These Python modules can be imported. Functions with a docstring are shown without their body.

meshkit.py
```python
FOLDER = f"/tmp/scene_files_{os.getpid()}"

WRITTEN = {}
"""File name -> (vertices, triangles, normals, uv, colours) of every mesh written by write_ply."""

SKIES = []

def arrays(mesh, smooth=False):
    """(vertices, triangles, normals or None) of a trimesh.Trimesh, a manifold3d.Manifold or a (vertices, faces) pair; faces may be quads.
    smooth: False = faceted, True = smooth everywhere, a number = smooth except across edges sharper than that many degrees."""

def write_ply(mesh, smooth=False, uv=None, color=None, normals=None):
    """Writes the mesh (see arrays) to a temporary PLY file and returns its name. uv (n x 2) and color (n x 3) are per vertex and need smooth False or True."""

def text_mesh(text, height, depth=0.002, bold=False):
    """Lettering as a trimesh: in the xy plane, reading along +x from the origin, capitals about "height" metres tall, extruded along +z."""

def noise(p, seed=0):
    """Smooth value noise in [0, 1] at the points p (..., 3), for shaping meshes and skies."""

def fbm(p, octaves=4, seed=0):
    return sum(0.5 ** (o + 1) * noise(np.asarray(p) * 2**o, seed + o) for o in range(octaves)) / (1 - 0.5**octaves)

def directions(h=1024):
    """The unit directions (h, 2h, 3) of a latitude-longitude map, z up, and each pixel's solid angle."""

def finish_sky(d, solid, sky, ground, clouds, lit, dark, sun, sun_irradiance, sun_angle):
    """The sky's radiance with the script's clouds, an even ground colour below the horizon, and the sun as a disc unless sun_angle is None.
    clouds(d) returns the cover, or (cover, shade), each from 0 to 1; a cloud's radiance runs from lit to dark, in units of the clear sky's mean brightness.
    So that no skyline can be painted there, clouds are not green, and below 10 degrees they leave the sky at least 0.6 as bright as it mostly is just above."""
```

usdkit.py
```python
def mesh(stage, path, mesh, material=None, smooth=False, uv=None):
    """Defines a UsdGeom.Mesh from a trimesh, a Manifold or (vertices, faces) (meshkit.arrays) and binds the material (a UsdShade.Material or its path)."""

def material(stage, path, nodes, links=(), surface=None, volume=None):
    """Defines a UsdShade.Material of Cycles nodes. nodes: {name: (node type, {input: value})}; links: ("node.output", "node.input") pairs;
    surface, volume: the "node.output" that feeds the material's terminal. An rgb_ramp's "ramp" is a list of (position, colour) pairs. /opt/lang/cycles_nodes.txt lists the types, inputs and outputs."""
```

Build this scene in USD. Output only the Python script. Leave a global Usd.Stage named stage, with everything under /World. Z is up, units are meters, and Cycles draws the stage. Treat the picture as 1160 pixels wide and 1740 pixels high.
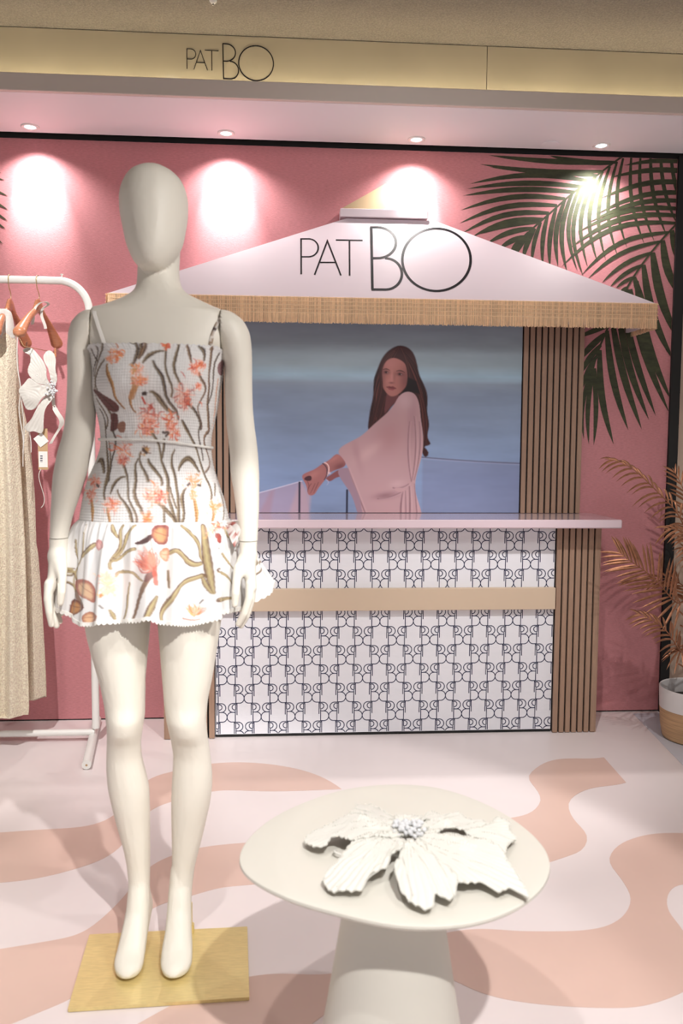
import math, random
import numpy as np, trimesh, manifold3d as m3, usdkit, meshkit
from scipy.interpolate import PchipInterpolator, CubicSpline
from scipy.spatial import Delaunay
from pxr import Usd, UsdGeom, UsdLux, Gf, Sdf, UsdShade, Vt
from shapely.geometry import Polygon, LineString, box as sbox
from shapely.ops import unary_union
from shapely import affinity, contains_xy

rng = np.random.default_rng(7); random.seed(7)
stage = Usd.Stage.CreateInMemory()
UsdGeom.SetStageUpAxis(stage, UsdGeom.Tokens.z); UsdGeom.SetStageMetersPerUnit(stage, 1.0)
UsdGeom.Xform.Define(stage, '/World'); UsdGeom.Scope.Define(stage, '/World/Looks')

# ---------------------------------------------------------------- camera
FPX, EYE = 1450.0, np.array([0, 0, 1.2])
yaw, pitch, roll = np.radians([4.1, 4.48, 0.39])
c_f = np.array([np.sin(yaw)*np.cos(pitch), np.cos(yaw)*np.cos(pitch), -np.sin(pitch)])
_r0 = np.array([np.cos(yaw), -np.sin(yaw), 0]); _u0 = np.cross(_r0, c_f)
c_r = np.cos(roll)*_r0 + np.sin(roll)*_u0; c_u = np.cross(c_r, c_f)
cam = UsdGeom.Camera.Define(stage, '/World/camera')
cam.CreateHorizontalApertureAttr(36.0); cam.CreateVerticalApertureAttr(54.0)
cam.CreateFocalLengthAttr(FPX/1160*36.0); cam.CreateClippingRangeAttr(Gf.Vec2f(0.05, 100))
cam.CreateFStopAttr(7.0); cam.CreateFocusDistanceAttr(3.3)
EXPOSURE = 0.0
cam.CreateExposureAttr(EXPOSURE)
cam.AddTransformOp().Set(Gf.Matrix4d(*c_r, 0, *c_u, 0, *(-c_f), 0, *EYE, 1))

# ---------------------------------------------------------------- light
SOFZ, FASY, WALLY = 2.46, 3.24, 3.70          # soffit height, its front face, the wall
CEILZ = 2.77
dome = UsdLux.DomeLight.Define(stage, '/World/store_light')
dome.CreateColorAttr(Gf.Vec3f(1.0, 0.95, 0.92)); dome.CreateIntensityAttr(0.20)

def spot(name, pos, target, power, half, soft, radius=0.03, color=(1, .93, .84)):
    l = UsdLux.SphereLight.Define(stage, '/World/' + name)
    l.CreateRadiusAttr(radius); l.CreateIntensityAttr(power/(4*math.pi*math.pi*radius**2)); l.CreateColorAttr(Gf.Vec3f(*color))
    s = UsdLux.ShapingAPI.Apply(l.GetPrim()); s.CreateShapingConeAngleAttr(half); s.CreateShapingConeSoftnessAttr(soft)
    p, t = np.array(pos, float), np.array(target, float); z = p - t; z /= np.linalg.norm(z)
    x = np.cross([0, 1, 0.01], z); x /= np.linalg.norm(x); y = np.cross(z, x)
    l.AddTransformOp().Set(Gf.Matrix4d(*x, 0, *y, 0, *z, 0, *p, 1))
    return l
WHITE = (1, .975, .945)
spot('key_spot', (0.55, -0.30, CEILZ-.03), (0.05, 1.50, 0), 335, 22, .15, .03, WHITE)
spot('key_spot_001', (-0.25, 0.70, CEILZ-.03), (-0.20, 1.52, 0), 72, 21, .2, .03, WHITE)
spot('key_spot_002', (1.25, 1.5, CEILZ-.03), (0.25, 1.80, 0), 45, 26, .3, .03, WHITE)
spot('key_spot_003', (1.55, 0.40, CEILZ-.03), (-0.25, 1.90, 1.25), 185, 17, .7, .16, WHITE)
spot('front_spot', (0.45, 1.65, CEILZ-.03), (0.45, 3.4, 0.02), 132, 23, .6, .025, WHITE)
spot('front_wash', (0.45, 1.00, CEILZ-.32), (0.45, 3.5, 1.45), 62, 30, 1.0, .28, WHITE)
spot('front_spot_001', (1.45, 1.7, CEILZ-.03), (1.35, 3.5, 0.2), 70, 24, .8, .025, WHITE)
spot('front_spot_002', (-0.9, 1.7, CEILZ-.03), (-1.05, 3.5, 0.75), 235, 27, .8, .025, WHITE)

# ---------------------------------------------------------------- helpers
def ray(px, py): return c_r*(px-580)/FPX - c_u*(py-870)/FPX + c_f
def ay(px, py, y): d = ray(px, py); return EYE + d*((y-EYE[1])/d[1])       # the point of the plane y that the photo shows there
def az(px, py, z): d = ray(px, py); return EYE + d*((z-EYE[2])/d[2])
def apl(px, py, p0, n): d = ray(px, py); return EYE + d*(np.dot(np.asarray(p0)-EYE, n)/np.dot(d, n))
def S(r, g, b):
    c = np.array([r, g, b])/255.0
    return tuple(np.where(c <= .04045, c/12.92, ((c+.055)/1.055)**2.4))

_names = {}
def fresh(parent, name):
    k = (parent, name); n = _names.get(k, -1) + 1; _names[k] = n
    return f'{parent}/{name}' + (f'_{n:03d}' if n else '')
def tag(p, label=None, cat=None, group=None, kind=None):
    p = p.GetPrim() if hasattr(p, 'GetPrim') else p
    for k, v in (('label', label), ('category', cat), ('group', group), ('kind', kind)):
        if v: p.SetCustomDataByKey(k, v)
    return p
def thing(name, label=None, cat=None, loc=(0, 0, 0), group=None, kind=None):
    x = UsdGeom.Xform.Define(stage, fresh('/World', name)); x.AddTranslateOp().Set(Gf.Vec3d(*map(float, loc)))
    tag(x, label, cat, group, kind); p = x.GetPrim(); ORG[str(p.GetPath())] = np.array(loc, float)
    return p
ORG = {}
def org(path):
    while path and path != '/World':
        if path in ORG: return ORG[path]
        path = path.rpartition('/')[0]
    return np.zeros(3)
def obj(name, mesh, mat, parent=None, smooth=False, col=None, label=None, kind=None):
    """One mesh prim in world coordinates under PARENT (a prim) or /World."""
    par = str(parent.GetPath()) if parent is not None else '/World'
    v, f = (mesh.vertices, mesh.faces) if hasattr(mesh, 'vertices') else mesh
    v, f = np.asarray(v, float) - org(par), np.asarray(f)
    m = usdkit.mesh(stage, fresh(par, name), (v, f), MAT[mat] if isinstance(mat, str) else mat, smooth=(True if col is not None and smooth else smooth))
    if col is not None:
        UsdGeom.PrimvarsAPI(m).CreatePrimvar('Cd', Sdf.ValueTypeNames.Color3fArray, 'vertex').Set(Vt.Vec3fArray.FromNumpy(np.asarray(col, np.float32)))
    tag(m, label, kind=kind)
    return m.GetPrim()
def cat_(*ms):
    V, F, n = [], [], 0
    for m in ms:
        v, f = (m.vertices, m.faces) if hasattr(m, 'vertices') else m
        f = np.asarray(f)
        if f.shape[1] == 4: f = np.vstack([f[:, [0, 1, 2]], f[:, [0, 2, 3]]])
        V.append(np.asarray(v, float)); F.append(f + n); n += len(v)
    return np.vstack(V), np.vstack(F)
def bx(x0, x1, y0, y1, z0, z1, ch=0.0):
    if ch <= 0:
        m = trimesh.creation.box([x1-x0, y1-y0, z1-z0]); m.apply_translation([(x0+x1)/2, (y0+y1)/2, (z0+z1)/2]); return m.vertices, m.faces
    pts = []
    for X, sx in ((x0, 1), (x1, -1)):
        for Y, sy in ((y0, 1), (y1, -1)):
            for Z, sz in ((z0, 1), (z1, -1)):
                pts += [(X+sx*ch, Y+sy*ch, Z), (X+sx*ch, Y, Z+sz*ch), (X, Y+sy*ch, Z+sz*ch)]
    h = trimesh.convex.convex_hull(np.array(pts)); return h.vertices, h.faces
def grid_faces(n, m, wrap=False):
    i = np.arange(n-1)[:, None]; j = np.arange(m if wrap else m-1)[None, :]; k = (j+1) % m
    return np.stack([i*m+j, i*m+k, (i+1)*m+k, (i+1)*m+j], -1).reshape(-1, 4)
def loft(rings, cap=True):
    rings = np.asarray(rings, float); n, m = rings.shape[:2]
    v = rings.reshape(-1, 3); q = grid_faces(n, m, True); f = np.vstack([q[:, [0, 1, 2]], q[:, [0, 2, 3]]])
    if cap:
        a, b = len(v), len(v)+1; v = np.vstack([v, rings[0].mean(0), rings[-1].mean(0)])
        j = np.arange(m); k = (j+1) % m; f = np.vstack([f, np.stack([k, j, np.full(m, a)], 1), np.stack([(n-1)*m+j, (n-1)*m+k, np.full(m, b)], 1)])
    t = trimesh.Trimesh(v, f, process=False)
    if t.volume < 0: f = f[:, ::-1]
    return v, f
def frames(P):
    P = np.asarray(P, float); T = np.gradient(P, axis=0); T /= np.linalg.norm(T, axis=1)[:, None]
    n = np.cross(T[0], [0.3, 0.5, 0.81]); n /= np.linalg.norm(n); N = []
    for t in T:
        n = n - t*np.dot(n, t); n /= np.linalg.norm(n); N.append(n.copy())
    N = np.array(N); return T, N, np.cross(T, N)
def tube(P, r, seg=12, cap=True):
    P = np.asarray(P, float); T, N, B = frames(P); r = np.broadcast_to(np.asarray(r, float), len(P)); a = np.linspace(0, 2*np.pi, seg, endpoint=False)
    return loft(P[:, None] + r[:, None, None]*(np.cos(a)[None, :, None]*N[:, None] + np.sin(a)[None, :, None]*B[:, None]), cap)
def ribbon(P, side, w, t):
    """A band along P: SIDE gives the direction of its width at each point, w its width, t its thickness."""
    P = np.asarray(P, float); side = np.broadcast_to(np.asarray(side, float), P.shape); side = side/np.linalg.norm(side, axis=1)[:, None]
    T = np.gradient(P, axis=0); nrm = np.cross(T, side); nrm /= np.linalg.norm(nrm, axis=1)[:, None]
    w = np.broadcast_to(np.asarray(w, float), len(P))[:, None]/2
    return loft(np.stack([P+side*w+nrm*t/2, P+side*w-nrm*t/2, P-side*w-nrm*t/2, P-side*w+nrm*t/2], 1))
def lathe(prof, c, seg=64, sx=1, sy=1):
    prof = np.asarray(prof, float); a = np.linspace(0, 2*np.pi, seg, endpoint=False)
    r = np.stack([prof[:, 0, None]*np.cos(a)*sx+c[0], prof[:, 0, None]*np.sin(a)*sy+c[1], np.repeat(prof[:, 1, None], seg, 1)+c[2]], -1)
    return loft(r)
def curve(pts, n=40):
    pts = np.asarray(pts, float); pts = pts[np.r_[True, np.linalg.norm(np.diff(pts, axis=0), axis=1) > 1e-9]]
    if len(pts) == 1: return np.repeat(pts, n, 0)
    d = np.r_[0, np.cumsum(np.linalg.norm(np.diff(pts, axis=0), axis=1))]
    return CubicSpline(d, pts)(np.linspace(0, d[-1], n)) if len(pts) > 2 else pts[0] + np.linspace(0, 1, n)[:, None]*(pts[1]-pts[0])
def closed_curve(pts, n=120):
    pts = np.asarray(pts, float); pts = np.vstack([pts, pts[:1]]); d = np.r_[0, np.cumsum(np.linalg.norm(np.diff(pts, axis=0), axis=1))]
    return CubicSpline(d, pts, bc_type='periodic')(np.linspace(0, d[-1], n, endpoint=False))
def extrude(poly, t):
    polys = [g for g in getattr(poly, 'geoms', [poly]) if g.geom_type == 'Polygon' and g.area > 1e-9]
    return cat_(*[trimesh.creation.extrude_polygon(g, t, engine='earcut') for g in polys])
def onto(mesh, o, ux, uy, uz):
    v, f = (mesh.vertices, mesh.faces) if hasattr(mesh, 'vertices') else mesh
    return np.asarray(o) + v[:, :1]*np.asarray(ux) + v[:, 1:2]*np.asarray(uy) + v[:, 2:]*np.asarray(uz), f

# ---------------------------------------------------------------- materials
MAT = {}
def mat(name, color, rough=.5, metal=0., bump=None, vary=None, cd=False, coat=0., sheen=0., trans=None, stretch=None, spec=None, ss=None):
    """Principled surface. bump: (scale, strength, distance); vary: (scale, amount) of tone; stretch: scale of the object coordinates; trans: translucent share."""
    n = {'p': ('principled_bsdf', {'roughness': rough, 'metallic': metal, 'base_color': color})}
    L = []
    if coat: n['p'][1]['coat_weight'] = coat; n['p'][1]['coat_roughness'] = .03
    if sheen: n['p'][1]['sheen_weight'] = sheen
    if spec is not None: n['p'][1]['specular_ior_level'] = spec
    if ss: n['p'][1]['subsurface_weight'] = ss; n['p'][1]['subsurface_radius'] = (.006, .004, .003)
    n['tc'] = ('texture_coordinate', {}); src = 'tc.object'
    if stretch is not None:
        n['mp'] = ('mapping', {'scale': stretch}); L.append((src, 'mp.vector')); src = 'mp.vector'
    colout = None
    if cd: n['at'] = ('attribute', {'attribute': 'Cd'}); colout = 'at.color'
    if vary:
        n['vn'] = ('noise_texture', {'scale': vary[0], 'detail': 4.0}); L.append((src, 'vn.vector'))
        c = np.array(color if not cd else (1, 1, 1))
        n['vr'] = ('rgb_ramp', {'ramp': [(.3, tuple(c*(1-vary[1]))), (.7, tuple(np.minimum(c*(1+vary[1]), 1.0)))]}); L.append(('vn.fac', 'vr.fac'))
        if cd:
            n['mx'] = ('mix', {'mix_type': 'multiply', 'fac': 1.0}); L += [('at.color', 'mx.color1'), ('vr.color', 'mx.color2')]; colout = 'mx.color'
        else: colout = 'vr.color'
    if colout: L.append((colout, 'p.base_color'))
    if bump:
        n['bn'] = ('noise_texture', {'scale': bump[0], 'detail': 3.0}); L.append((src, 'bn.vector'))
        n['bp'] = ('bump', {'strength': bump[1], 'distance': bump[2]}); L += [('bn.fac', 'bp.height'), ('bp.normal', 'p.normal')]
    surf = 'p.BSDF'
    if trans:
        n['tr'] = ('translucent_bsdf', {'color': color}); n['mc'] = ('mix_closure', {'fac': trans}); L += [('p.BSDF', 'mc.closure1'), ('tr.BSDF', 'mc.closure2')]; surf = 'mc.closure'
        if colout: L.append((colout, 'tr.color'))
    MAT[name] = usdkit.material(stage, '/World/Looks/' + name, n, L, surface=surf)
def emit(name, color, strength):
    MAT[name] = usdkit.material(stage, '/World/Looks/' + name, {'e': ('emission', {'color': color, 'strength': strength})}, [], surface='e.emission')

mat('pink_wall', (.55, .225, .245), .75, stretch=(1, 1, 5), bump=(120, .25, .002), vary=(60, .10))
mat('black_paint', (.006, .006, .006), .7)
mat('beige_wall', (.55, .42, .33), .8, bump=(60, .2, .002), vary=(8, .08))
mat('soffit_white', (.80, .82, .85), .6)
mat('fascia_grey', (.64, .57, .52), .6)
mat('rough_ceiling', (.23, .195, .165), .95, bump=(170, .9, .006), vary=(140, .18))
mat('gold_panel', (.50, .43, .31), .35, coat=.45, bump=(30, .01, .001), vary=(3, .06))
mat('floor_white', (.76, .68, .68), .32, vary=(3, .02))
mat('floor_peach', (.67, .475, .41), .34, vary=(3, .03))
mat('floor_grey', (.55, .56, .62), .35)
mat('blush_white', (.66, .57, .62), .45)
mat('panel_white', (.78, .78, .83), .42)
mat('gloss_top', (.70, .56, .62), .14, coat=.6)
mat('ink', (.010, .014, .055), .45)
mat('letter_black', (.006, .006, .008), .35)
mat('beige_band', (.60, .47, .35), .5)
mat('slat_wood', (.34, .215, .15), .55, stretch=(30, 30, 1.2), bump=(20, .1, .001), vary=(8, .10))
mat('gold_roof', (.40, .30, .18), .5, metal=.3)
mat('straw', (.70, .44, .24), .75, cd=True, vary=(90, .12))
mat('leaf_print', (.038, .044, .018), .7, stretch=(1, 1, 3), vary=(25, .35))
mat('lamp_trim', (.8, .78, .76), .4)
emit('lamp_lens', (.75, .88, 1.0), 3.0)
mat('chrome', (.7, .7, .7), .2, metal=1)
# ================================================================= THE SETTING
fl = thing('floor', kind='structure', label='pale pink and peach wave-patterned shop floor')
obj('floor_base', bx(-5, 5, -4.0, 6, -.08, 0), 'floor_white', fl)
def patch(pts, m='floor_peach', z=.0006, smooth=True):
    P = np.array([az(px, py, 0)[:2] for px, py in pts]); P = closed_curve(P, 160) if smooth else P
    pg = Polygon(P).buffer(0)
    obj('floor_patch', onto(extrude(pg, z), (0, 0, 0.0002), (1, 0, 0), (0, 1, 0), (0, 0, 1)), m, fl)
def segs(*parts):                      # smooth runs joined by corners
    out = []
    for p in parts: out += [tuple(q) for q in (curve(p, 7*len(p)) if len(p) > 2 else np.array(p, float))]
    return out
patch(segs([(1063.5, 1330), (1025.5, 1287)], [(1025.5, 1287), (974, 1289), (932, 1294), (905, 1310), (898, 1320), (905, 1334), (915, 1348), (918, 1358), (912, 1372), (894, 1384), (874, 1389), (800, 1400), (700, 1410), (560, 1420), (420, 1432), (340, 1441), (290, 1455), (253, 1475), (220, 1512), (174, 1560), (140, 1584), (85, 1599), (0, 1613), (-160, 1632)],
     [(-160, 1632), (-160, 1790)], [(-160, 1790), (20, 1740), (80, 1715), (118, 1698), (170, 1655), (215, 1590), (253, 1548), (326, 1522), (369, 1510), (420, 1504), (560, 1490), (700, 1485), (850, 1478), (934, 1465), (967, 1454), (991, 1441), (997, 1423), (984, 1403), (970, 1385), (966, 1365), (981, 1349), (1008, 1339), (1063.5, 1330)]), smooth=False)
patch(segs([(-200, 1425), (0, 1415), (90, 1409), (195, 1384), (253, 1325), (290, 1312), (360, 1298), (420, 1296), (480, 1302), (540, 1318), (580, 1341)], [(580, 1341), (500, 1344), (430, 1344), (360, 1345), (320, 1355), (253, 1380), (203, 1440), (130, 1476), (60, 1493), (0, 1500), (-200, 1515)]), smooth=False)
patch(segs([(1400, 1450), (1250, 1420), (1160, 1416), (1105, 1418), (1070, 1427), (1043, 1444), (1035, 1461), (1046, 1482), (1063, 1506), (1071, 1527), (1065, 1548), (1043, 1568), (1001, 1580), (932, 1583), (874, 1582), (822, 1579), (740, 1590), (640, 1630), (560, 1655), (480, 1655), (424, 1660), (330, 1690), (200, 1760)],
     [(200, 1760), (430, 1800), (600, 1690), (690, 1650), (767, 1665), (812, 1685), (863, 1699), (932, 1708), (1036, 1713), (1088, 1710), (1132, 1698), (1160, 1686), (1300, 1600)],
     [(1300, 1600), (1160, 1582), (1150, 1568), (1136, 1548), (1133, 1527), (1139, 1513), (1160, 1503), (1300, 1490)]), smooth=False)
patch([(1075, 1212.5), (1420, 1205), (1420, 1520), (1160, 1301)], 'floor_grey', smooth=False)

XR = 1.718
wb = thing('wall_back', kind='structure', label='pink linen-textured wall with printed palm leaves')
wt = 2.448
obj('pink_panel', bx(-2.6, XR, WALLY, WALLY+.03, 0.006, wt), 'pink_wall', wb)
obj('black_header', bx(-2.6, 3.2, WALLY+.002, WALLY+.05, wt, 3.0), 'black_paint', wb)
obj('shadow_gap', bx(-2.6, XR, WALLY+.004, WALLY+.02, 0, .006), 'black_paint', wb)
# printed palm leaves: flat print, a hair proud of the wallpaper
def leaflet(base, tip, w, bend=0.0, n=9):
    b, t = np.array(base, float), np.array(tip, float); d = t-b; nrm = np.array([-d[1], d[0]])
    s = np.linspace(0, 1, n)[:, None]; c = b + d*s + nrm*bend*np.sin(np.pi*s)
    T = np.gradient(c, axis=0); T /= np.linalg.norm(T, axis=1)[:, None]; N = np.stack([-T[:, 1], T[:, 0]], 1)
    h = w/2*(np.sin(np.pi*np.clip(s*.86+.14, 0, 1))**.75)
    return np.vstack([c+N*h, (c-N*h)[::-1]])
def frond_print(org_, sc, rach, leaves, w0, lab):
    P = []
    for (bx_, by_, tx_, ty_, *o) in leaves:
        P.append(Polygon(leaflet((bx_, by_), (tx_, ty_), (o[1]*.70 if len(o) > 1 else w0), o[0] if o else .04)).buffer(0))
    rc = np.array(rach, float); P.append(LineString(curve(rc, 60)).buffer(4.5))
    vs, fs = [], []
    k = _names.get('pp', 0)
    for q in P:
        for g in getattr(q, 'geoms', [q]):
            w = Polygon([ay(org_[0]+a/sc, org_[1]+b/sc, WALLY)[[0, 2]] for a, b in g.exterior.coords]).buffer(0).intersection(sbox(-2.59, .01, XR-.0015, wt-.001))
            if w.is_empty or w.area < 1e-7: continue
            vs.append(onto(extrude(w, .00025), (0, WALLY-.0002-k*.000012, 0), (1, 0, 0), (0, 0, 1), (0, -1, 0))); k += 1
    _names['pp'] = k
    obj('palm_print', cat_(*vs), 'leaf_print', wb, label=lab)
A = (760, 250); s = 2.9
frond_print(A, s, [(900, 25), (820, 75), (735, 140), (620, 225), (500, 330), (400, 420), (330, 510)],
  [(830, 75, 200, 40, -.02), (800, 80, 500, 42, -.03), (760, 120, 160, 84, -.03), (735, 140, 210, 100, -.0), (690, 165, 110, 181, .06), (660, 195, 95, 206, .04), (625, 222, 75, 240, .04), (580, 255, 65, 311, .07), (540, 288, 60, 375, .08), (500, 325, 75, 423, .09), (470, 355, 120, 443, .08), (455, 368, 150, 430, .05), (420, 400, 190, 478, .07), (380, 440, 250, 505, .06), (370, 455, 310, 520, .04),
   (400, 420, 330, 540, .03), (430, 400, 370, 560, .05), (460, 370, 415, 580, .05, 30), (495, 330, 470, 590, .05, 32), (535, 300, 505, 600, .05, 34), (580, 255, 545, 590, .08, 36), (615, 225, 590, 620, .10, 34), (650, 200, 640, 610, .12, 30), (690, 170, 670, 640, .13, 30), (730, 145, 690, 590, .12, 30), (765, 120, 740, 570, .12, 30), (800, 95, 780, 560, .10, 28), (835, 72, 840, 545, .10, 26), (865, 55, 885, 500, .09, 26), (905, 50, 970, 480, .07, 26), (950, 45, 1020, 470, .07, 26), (1000, 40, 1080, 440, .06, 28), (1050, 40, 1130, 380, .06, 28), (1100, 40, 1175, 330, .05, 28), (1140, 40, 1220, 300, .05, 28)], 27, 'dark green arching palm frond print at the top')
frond_print(A, s, [(1300, 180), (1160, 345), (1050, 462), (960, 575), (880, 700), (790, 890), (740, 1010), (715, 1100), (700, 1180)],
  [(1230, 80, 870, 90, .05, 34), (1250, 130, 800, 150, .06, 38), (1230, 180, 760, 250, .08, 38), (1230, 230, 735, 330, .09, 36), (1210, 270, 700, 370, .09, 34), (1190, 310, 640, 420, .10, 36), (1160, 340, 600, 500, .12, 38), (1130, 375, 560, 590, .14, 36), (1090, 420, 660, 630, .12, 34), (1050, 465, 690, 650, .09, 32), (1005, 520, 760, 668, .07, 32), (960, 580, 800, 690, .06, 30), (920, 640, 830, 695, .05, 26), (890, 690, 850, 712, .03, 22),
   (1160, 350, 1170, 560, .05, 50), (1105, 410, 1200, 640, .08, 54), (1060, 460, 1165, 760, .08, 56), (1010, 520, 1140, 960, .05, 64), (965, 580, 1118, 1060, .06, 56), (920, 640, 985, 800, .04, 44), (880, 700, 905, 740, .02, 30),
   (930, 660, 1105, 1255, .05, 58), (900, 700, 1092, 1310, .04, 54), (860, 760, 1026, 1325, .03, 50), (840, 800, 992, 1345, .04, 52), (810, 850, 957, 1392, .03, 52), (785, 905, 890, 1395, .04, 50), (750, 1000, 818, 1465, .05, 48), (725, 1090, 738, 1300, .02, 34), (720, 1100, 720, 1470, -.03, 34), (715, 1110, 696, 1465, .04, 34), (712, 1110, 672, 1440, .08, 30),
   (775, 920, 640, 1060, .03, 44), (755, 975, 650, 1130, .05, 40), (735, 1030, 660, 1200, .05, 36), (720, 1090, 668, 1270, .05, 30), (795, 880, 640, 940, .02, 36)], 40, 'dark green drooping palm frond print at the right')
frond_print((0, 230), 5.8, [(-380, 60), (-200, 420), (-170, 800), (-150, 1200)],
  [(-250, 330, 45, 443, .03, 44), (-230, 420, 78, 598, .04, 46), (-215, 500, 80, 733, .05, 46), (-205, 600, 78, 842, .05, 46), (-195, 700, 58, 922, .05, 46), (-185, 820, 30, 1070, .06, 46), (-290, 250, 15, 372, .03, 40)], 44, 'dark leaf tips printed at the left edge')

tr = obj('trim_1', bx(XR+.001, XR+.043, WALLY-.012, WALLY+.04, 0, 2.46), 'black_paint'); tag(tr, kind='structure', label='black vertical edge strip beside the pink wall')
wr = obj('wall_right', bx(XR+.043, 3.2, WALLY+.01, WALLY+.04, 0, 2.46), 'beige_wall'); tag(wr, kind='structure', label='beige wall behind the gold palm')

ce = thing('ceiling', kind='structure', label='dropped ceiling with textured front part')
obj('rough_board', bx(-5, 5, -4.0, 3.4475, CEILZ, CEILZ+.1), 'rough_ceiling', ce)
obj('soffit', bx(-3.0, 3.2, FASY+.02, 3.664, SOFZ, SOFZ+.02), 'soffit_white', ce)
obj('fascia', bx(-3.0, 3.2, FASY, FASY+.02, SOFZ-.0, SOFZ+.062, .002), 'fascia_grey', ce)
obj('cove_back', bx(-3.0, 3.2, 3.475, 3.66, SOFZ+.02, CEILZ+.1), 'black_paint', ce)
# lit sign panel above the cove
PANY = 3.44
sp = thing('sign_panel', 'glossy gold-beige lit panel with thin black lettering above the soffit', 'sign panel', (0, PANY, SOFZ+.025))
xs = ay(827, 120, PANY)[0]
obj('panel_board', bx(-3.0, xs-.001, PANY, PANY+.03, SOFZ+.022, CEILZ-.002, .001), 'gold_panel', sp)
obj('panel_board', bx(xs+.001, 3.2, PANY, PANY+.03, SOFZ+.022, CEILZ-.002, .001), 'gold_panel', sp)
cl = thing('cove_strip', 'hidden warm light strip lying behind the soffit lip', 'light strip', (0, FASY+.05, SOFZ+.02))
obj('strip_base', bx(-3.0, 3.2, 3.384, 3.406, SOFZ+.0205, SOFZ+.050), 'lamp_trim', cl)
emit('cove_glow', (1.0, .88, .62), 24.0)
obj('led_band', bx(-3.0, 3.2, 3.386, 3.404, SOFZ+.0505, SOFZ+.055), 'cove_glow', cl)
# ---- recessed lamps in the soffit
LAMPS = []
words = ['leftmost of the four recessed soffit lamps, over the clothes rail', 'recessed soffit lamp above the mannequin\'s shoulder, second from left', 'recessed soffit lamp over the lettered canopy', 'recessed soffit lamp over the printed palm leaves, rightmost']
def downlight(c, lab, lit, rr=.036):
    t = thing('downlight', lab, 'ceiling lamp', c, group='recessed soffit lamps')
    obj('trim_ring', lathe([(rr, .004), (rr, -.003), (rr-.003, -.005), (rr*.66, -.003), (rr*.62, .003), (rr*.66, .0035)], c, 48), 'lamp_trim', t, smooth=40)
    obj('lens', lathe([(.0005, .0005), (rr*.60, .001), (rr*.6, -.001), (rr*.4, -.006), (.0005, -.0075)], c, 40), lit, t, smooth=60)
for (px, py), w in zip(((48, 211), (384, 226), (707, 237), (1022, 246)), words):
    c = az(px, py, SOFZ); c[1] = 3.597; c = np.array([c[0], c[1], SOFZ]); LAMPS.append(c)
    downlight(c - [0, 0, .0005], w, 'lamp_lens')
for k, c in enumerate(LAMPS):
    sfx = f'_{k:03d}' if k else ''
    spot('wall_spot'+sfx, c - [0, 0, .012], c + [0, .41, -.91], 62 if k < 3 else 36, 27, 1.0, .012, (1, .95, .91))
    spot('wall_spill'+sfx, c - [0, 0, .014], c + [0, -.05, -1], 20, 66, .8, .012, (1, .95, .91))
c = az(934, 245, SOFZ); c[1] = 3.60
bk = thing('ceiling_cover', 'blank round white cover plate in the soffit between two lamps', 'cover plate', c)
obj('cover_disc', lathe([(.0005, 0), (.036, 0), (.036, -.003), (.034, -.0045), (.0005, -.005)], (c[0], c[1], SOFZ-.0003), 48), 'soffit_white', bk, smooth=40)
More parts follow.
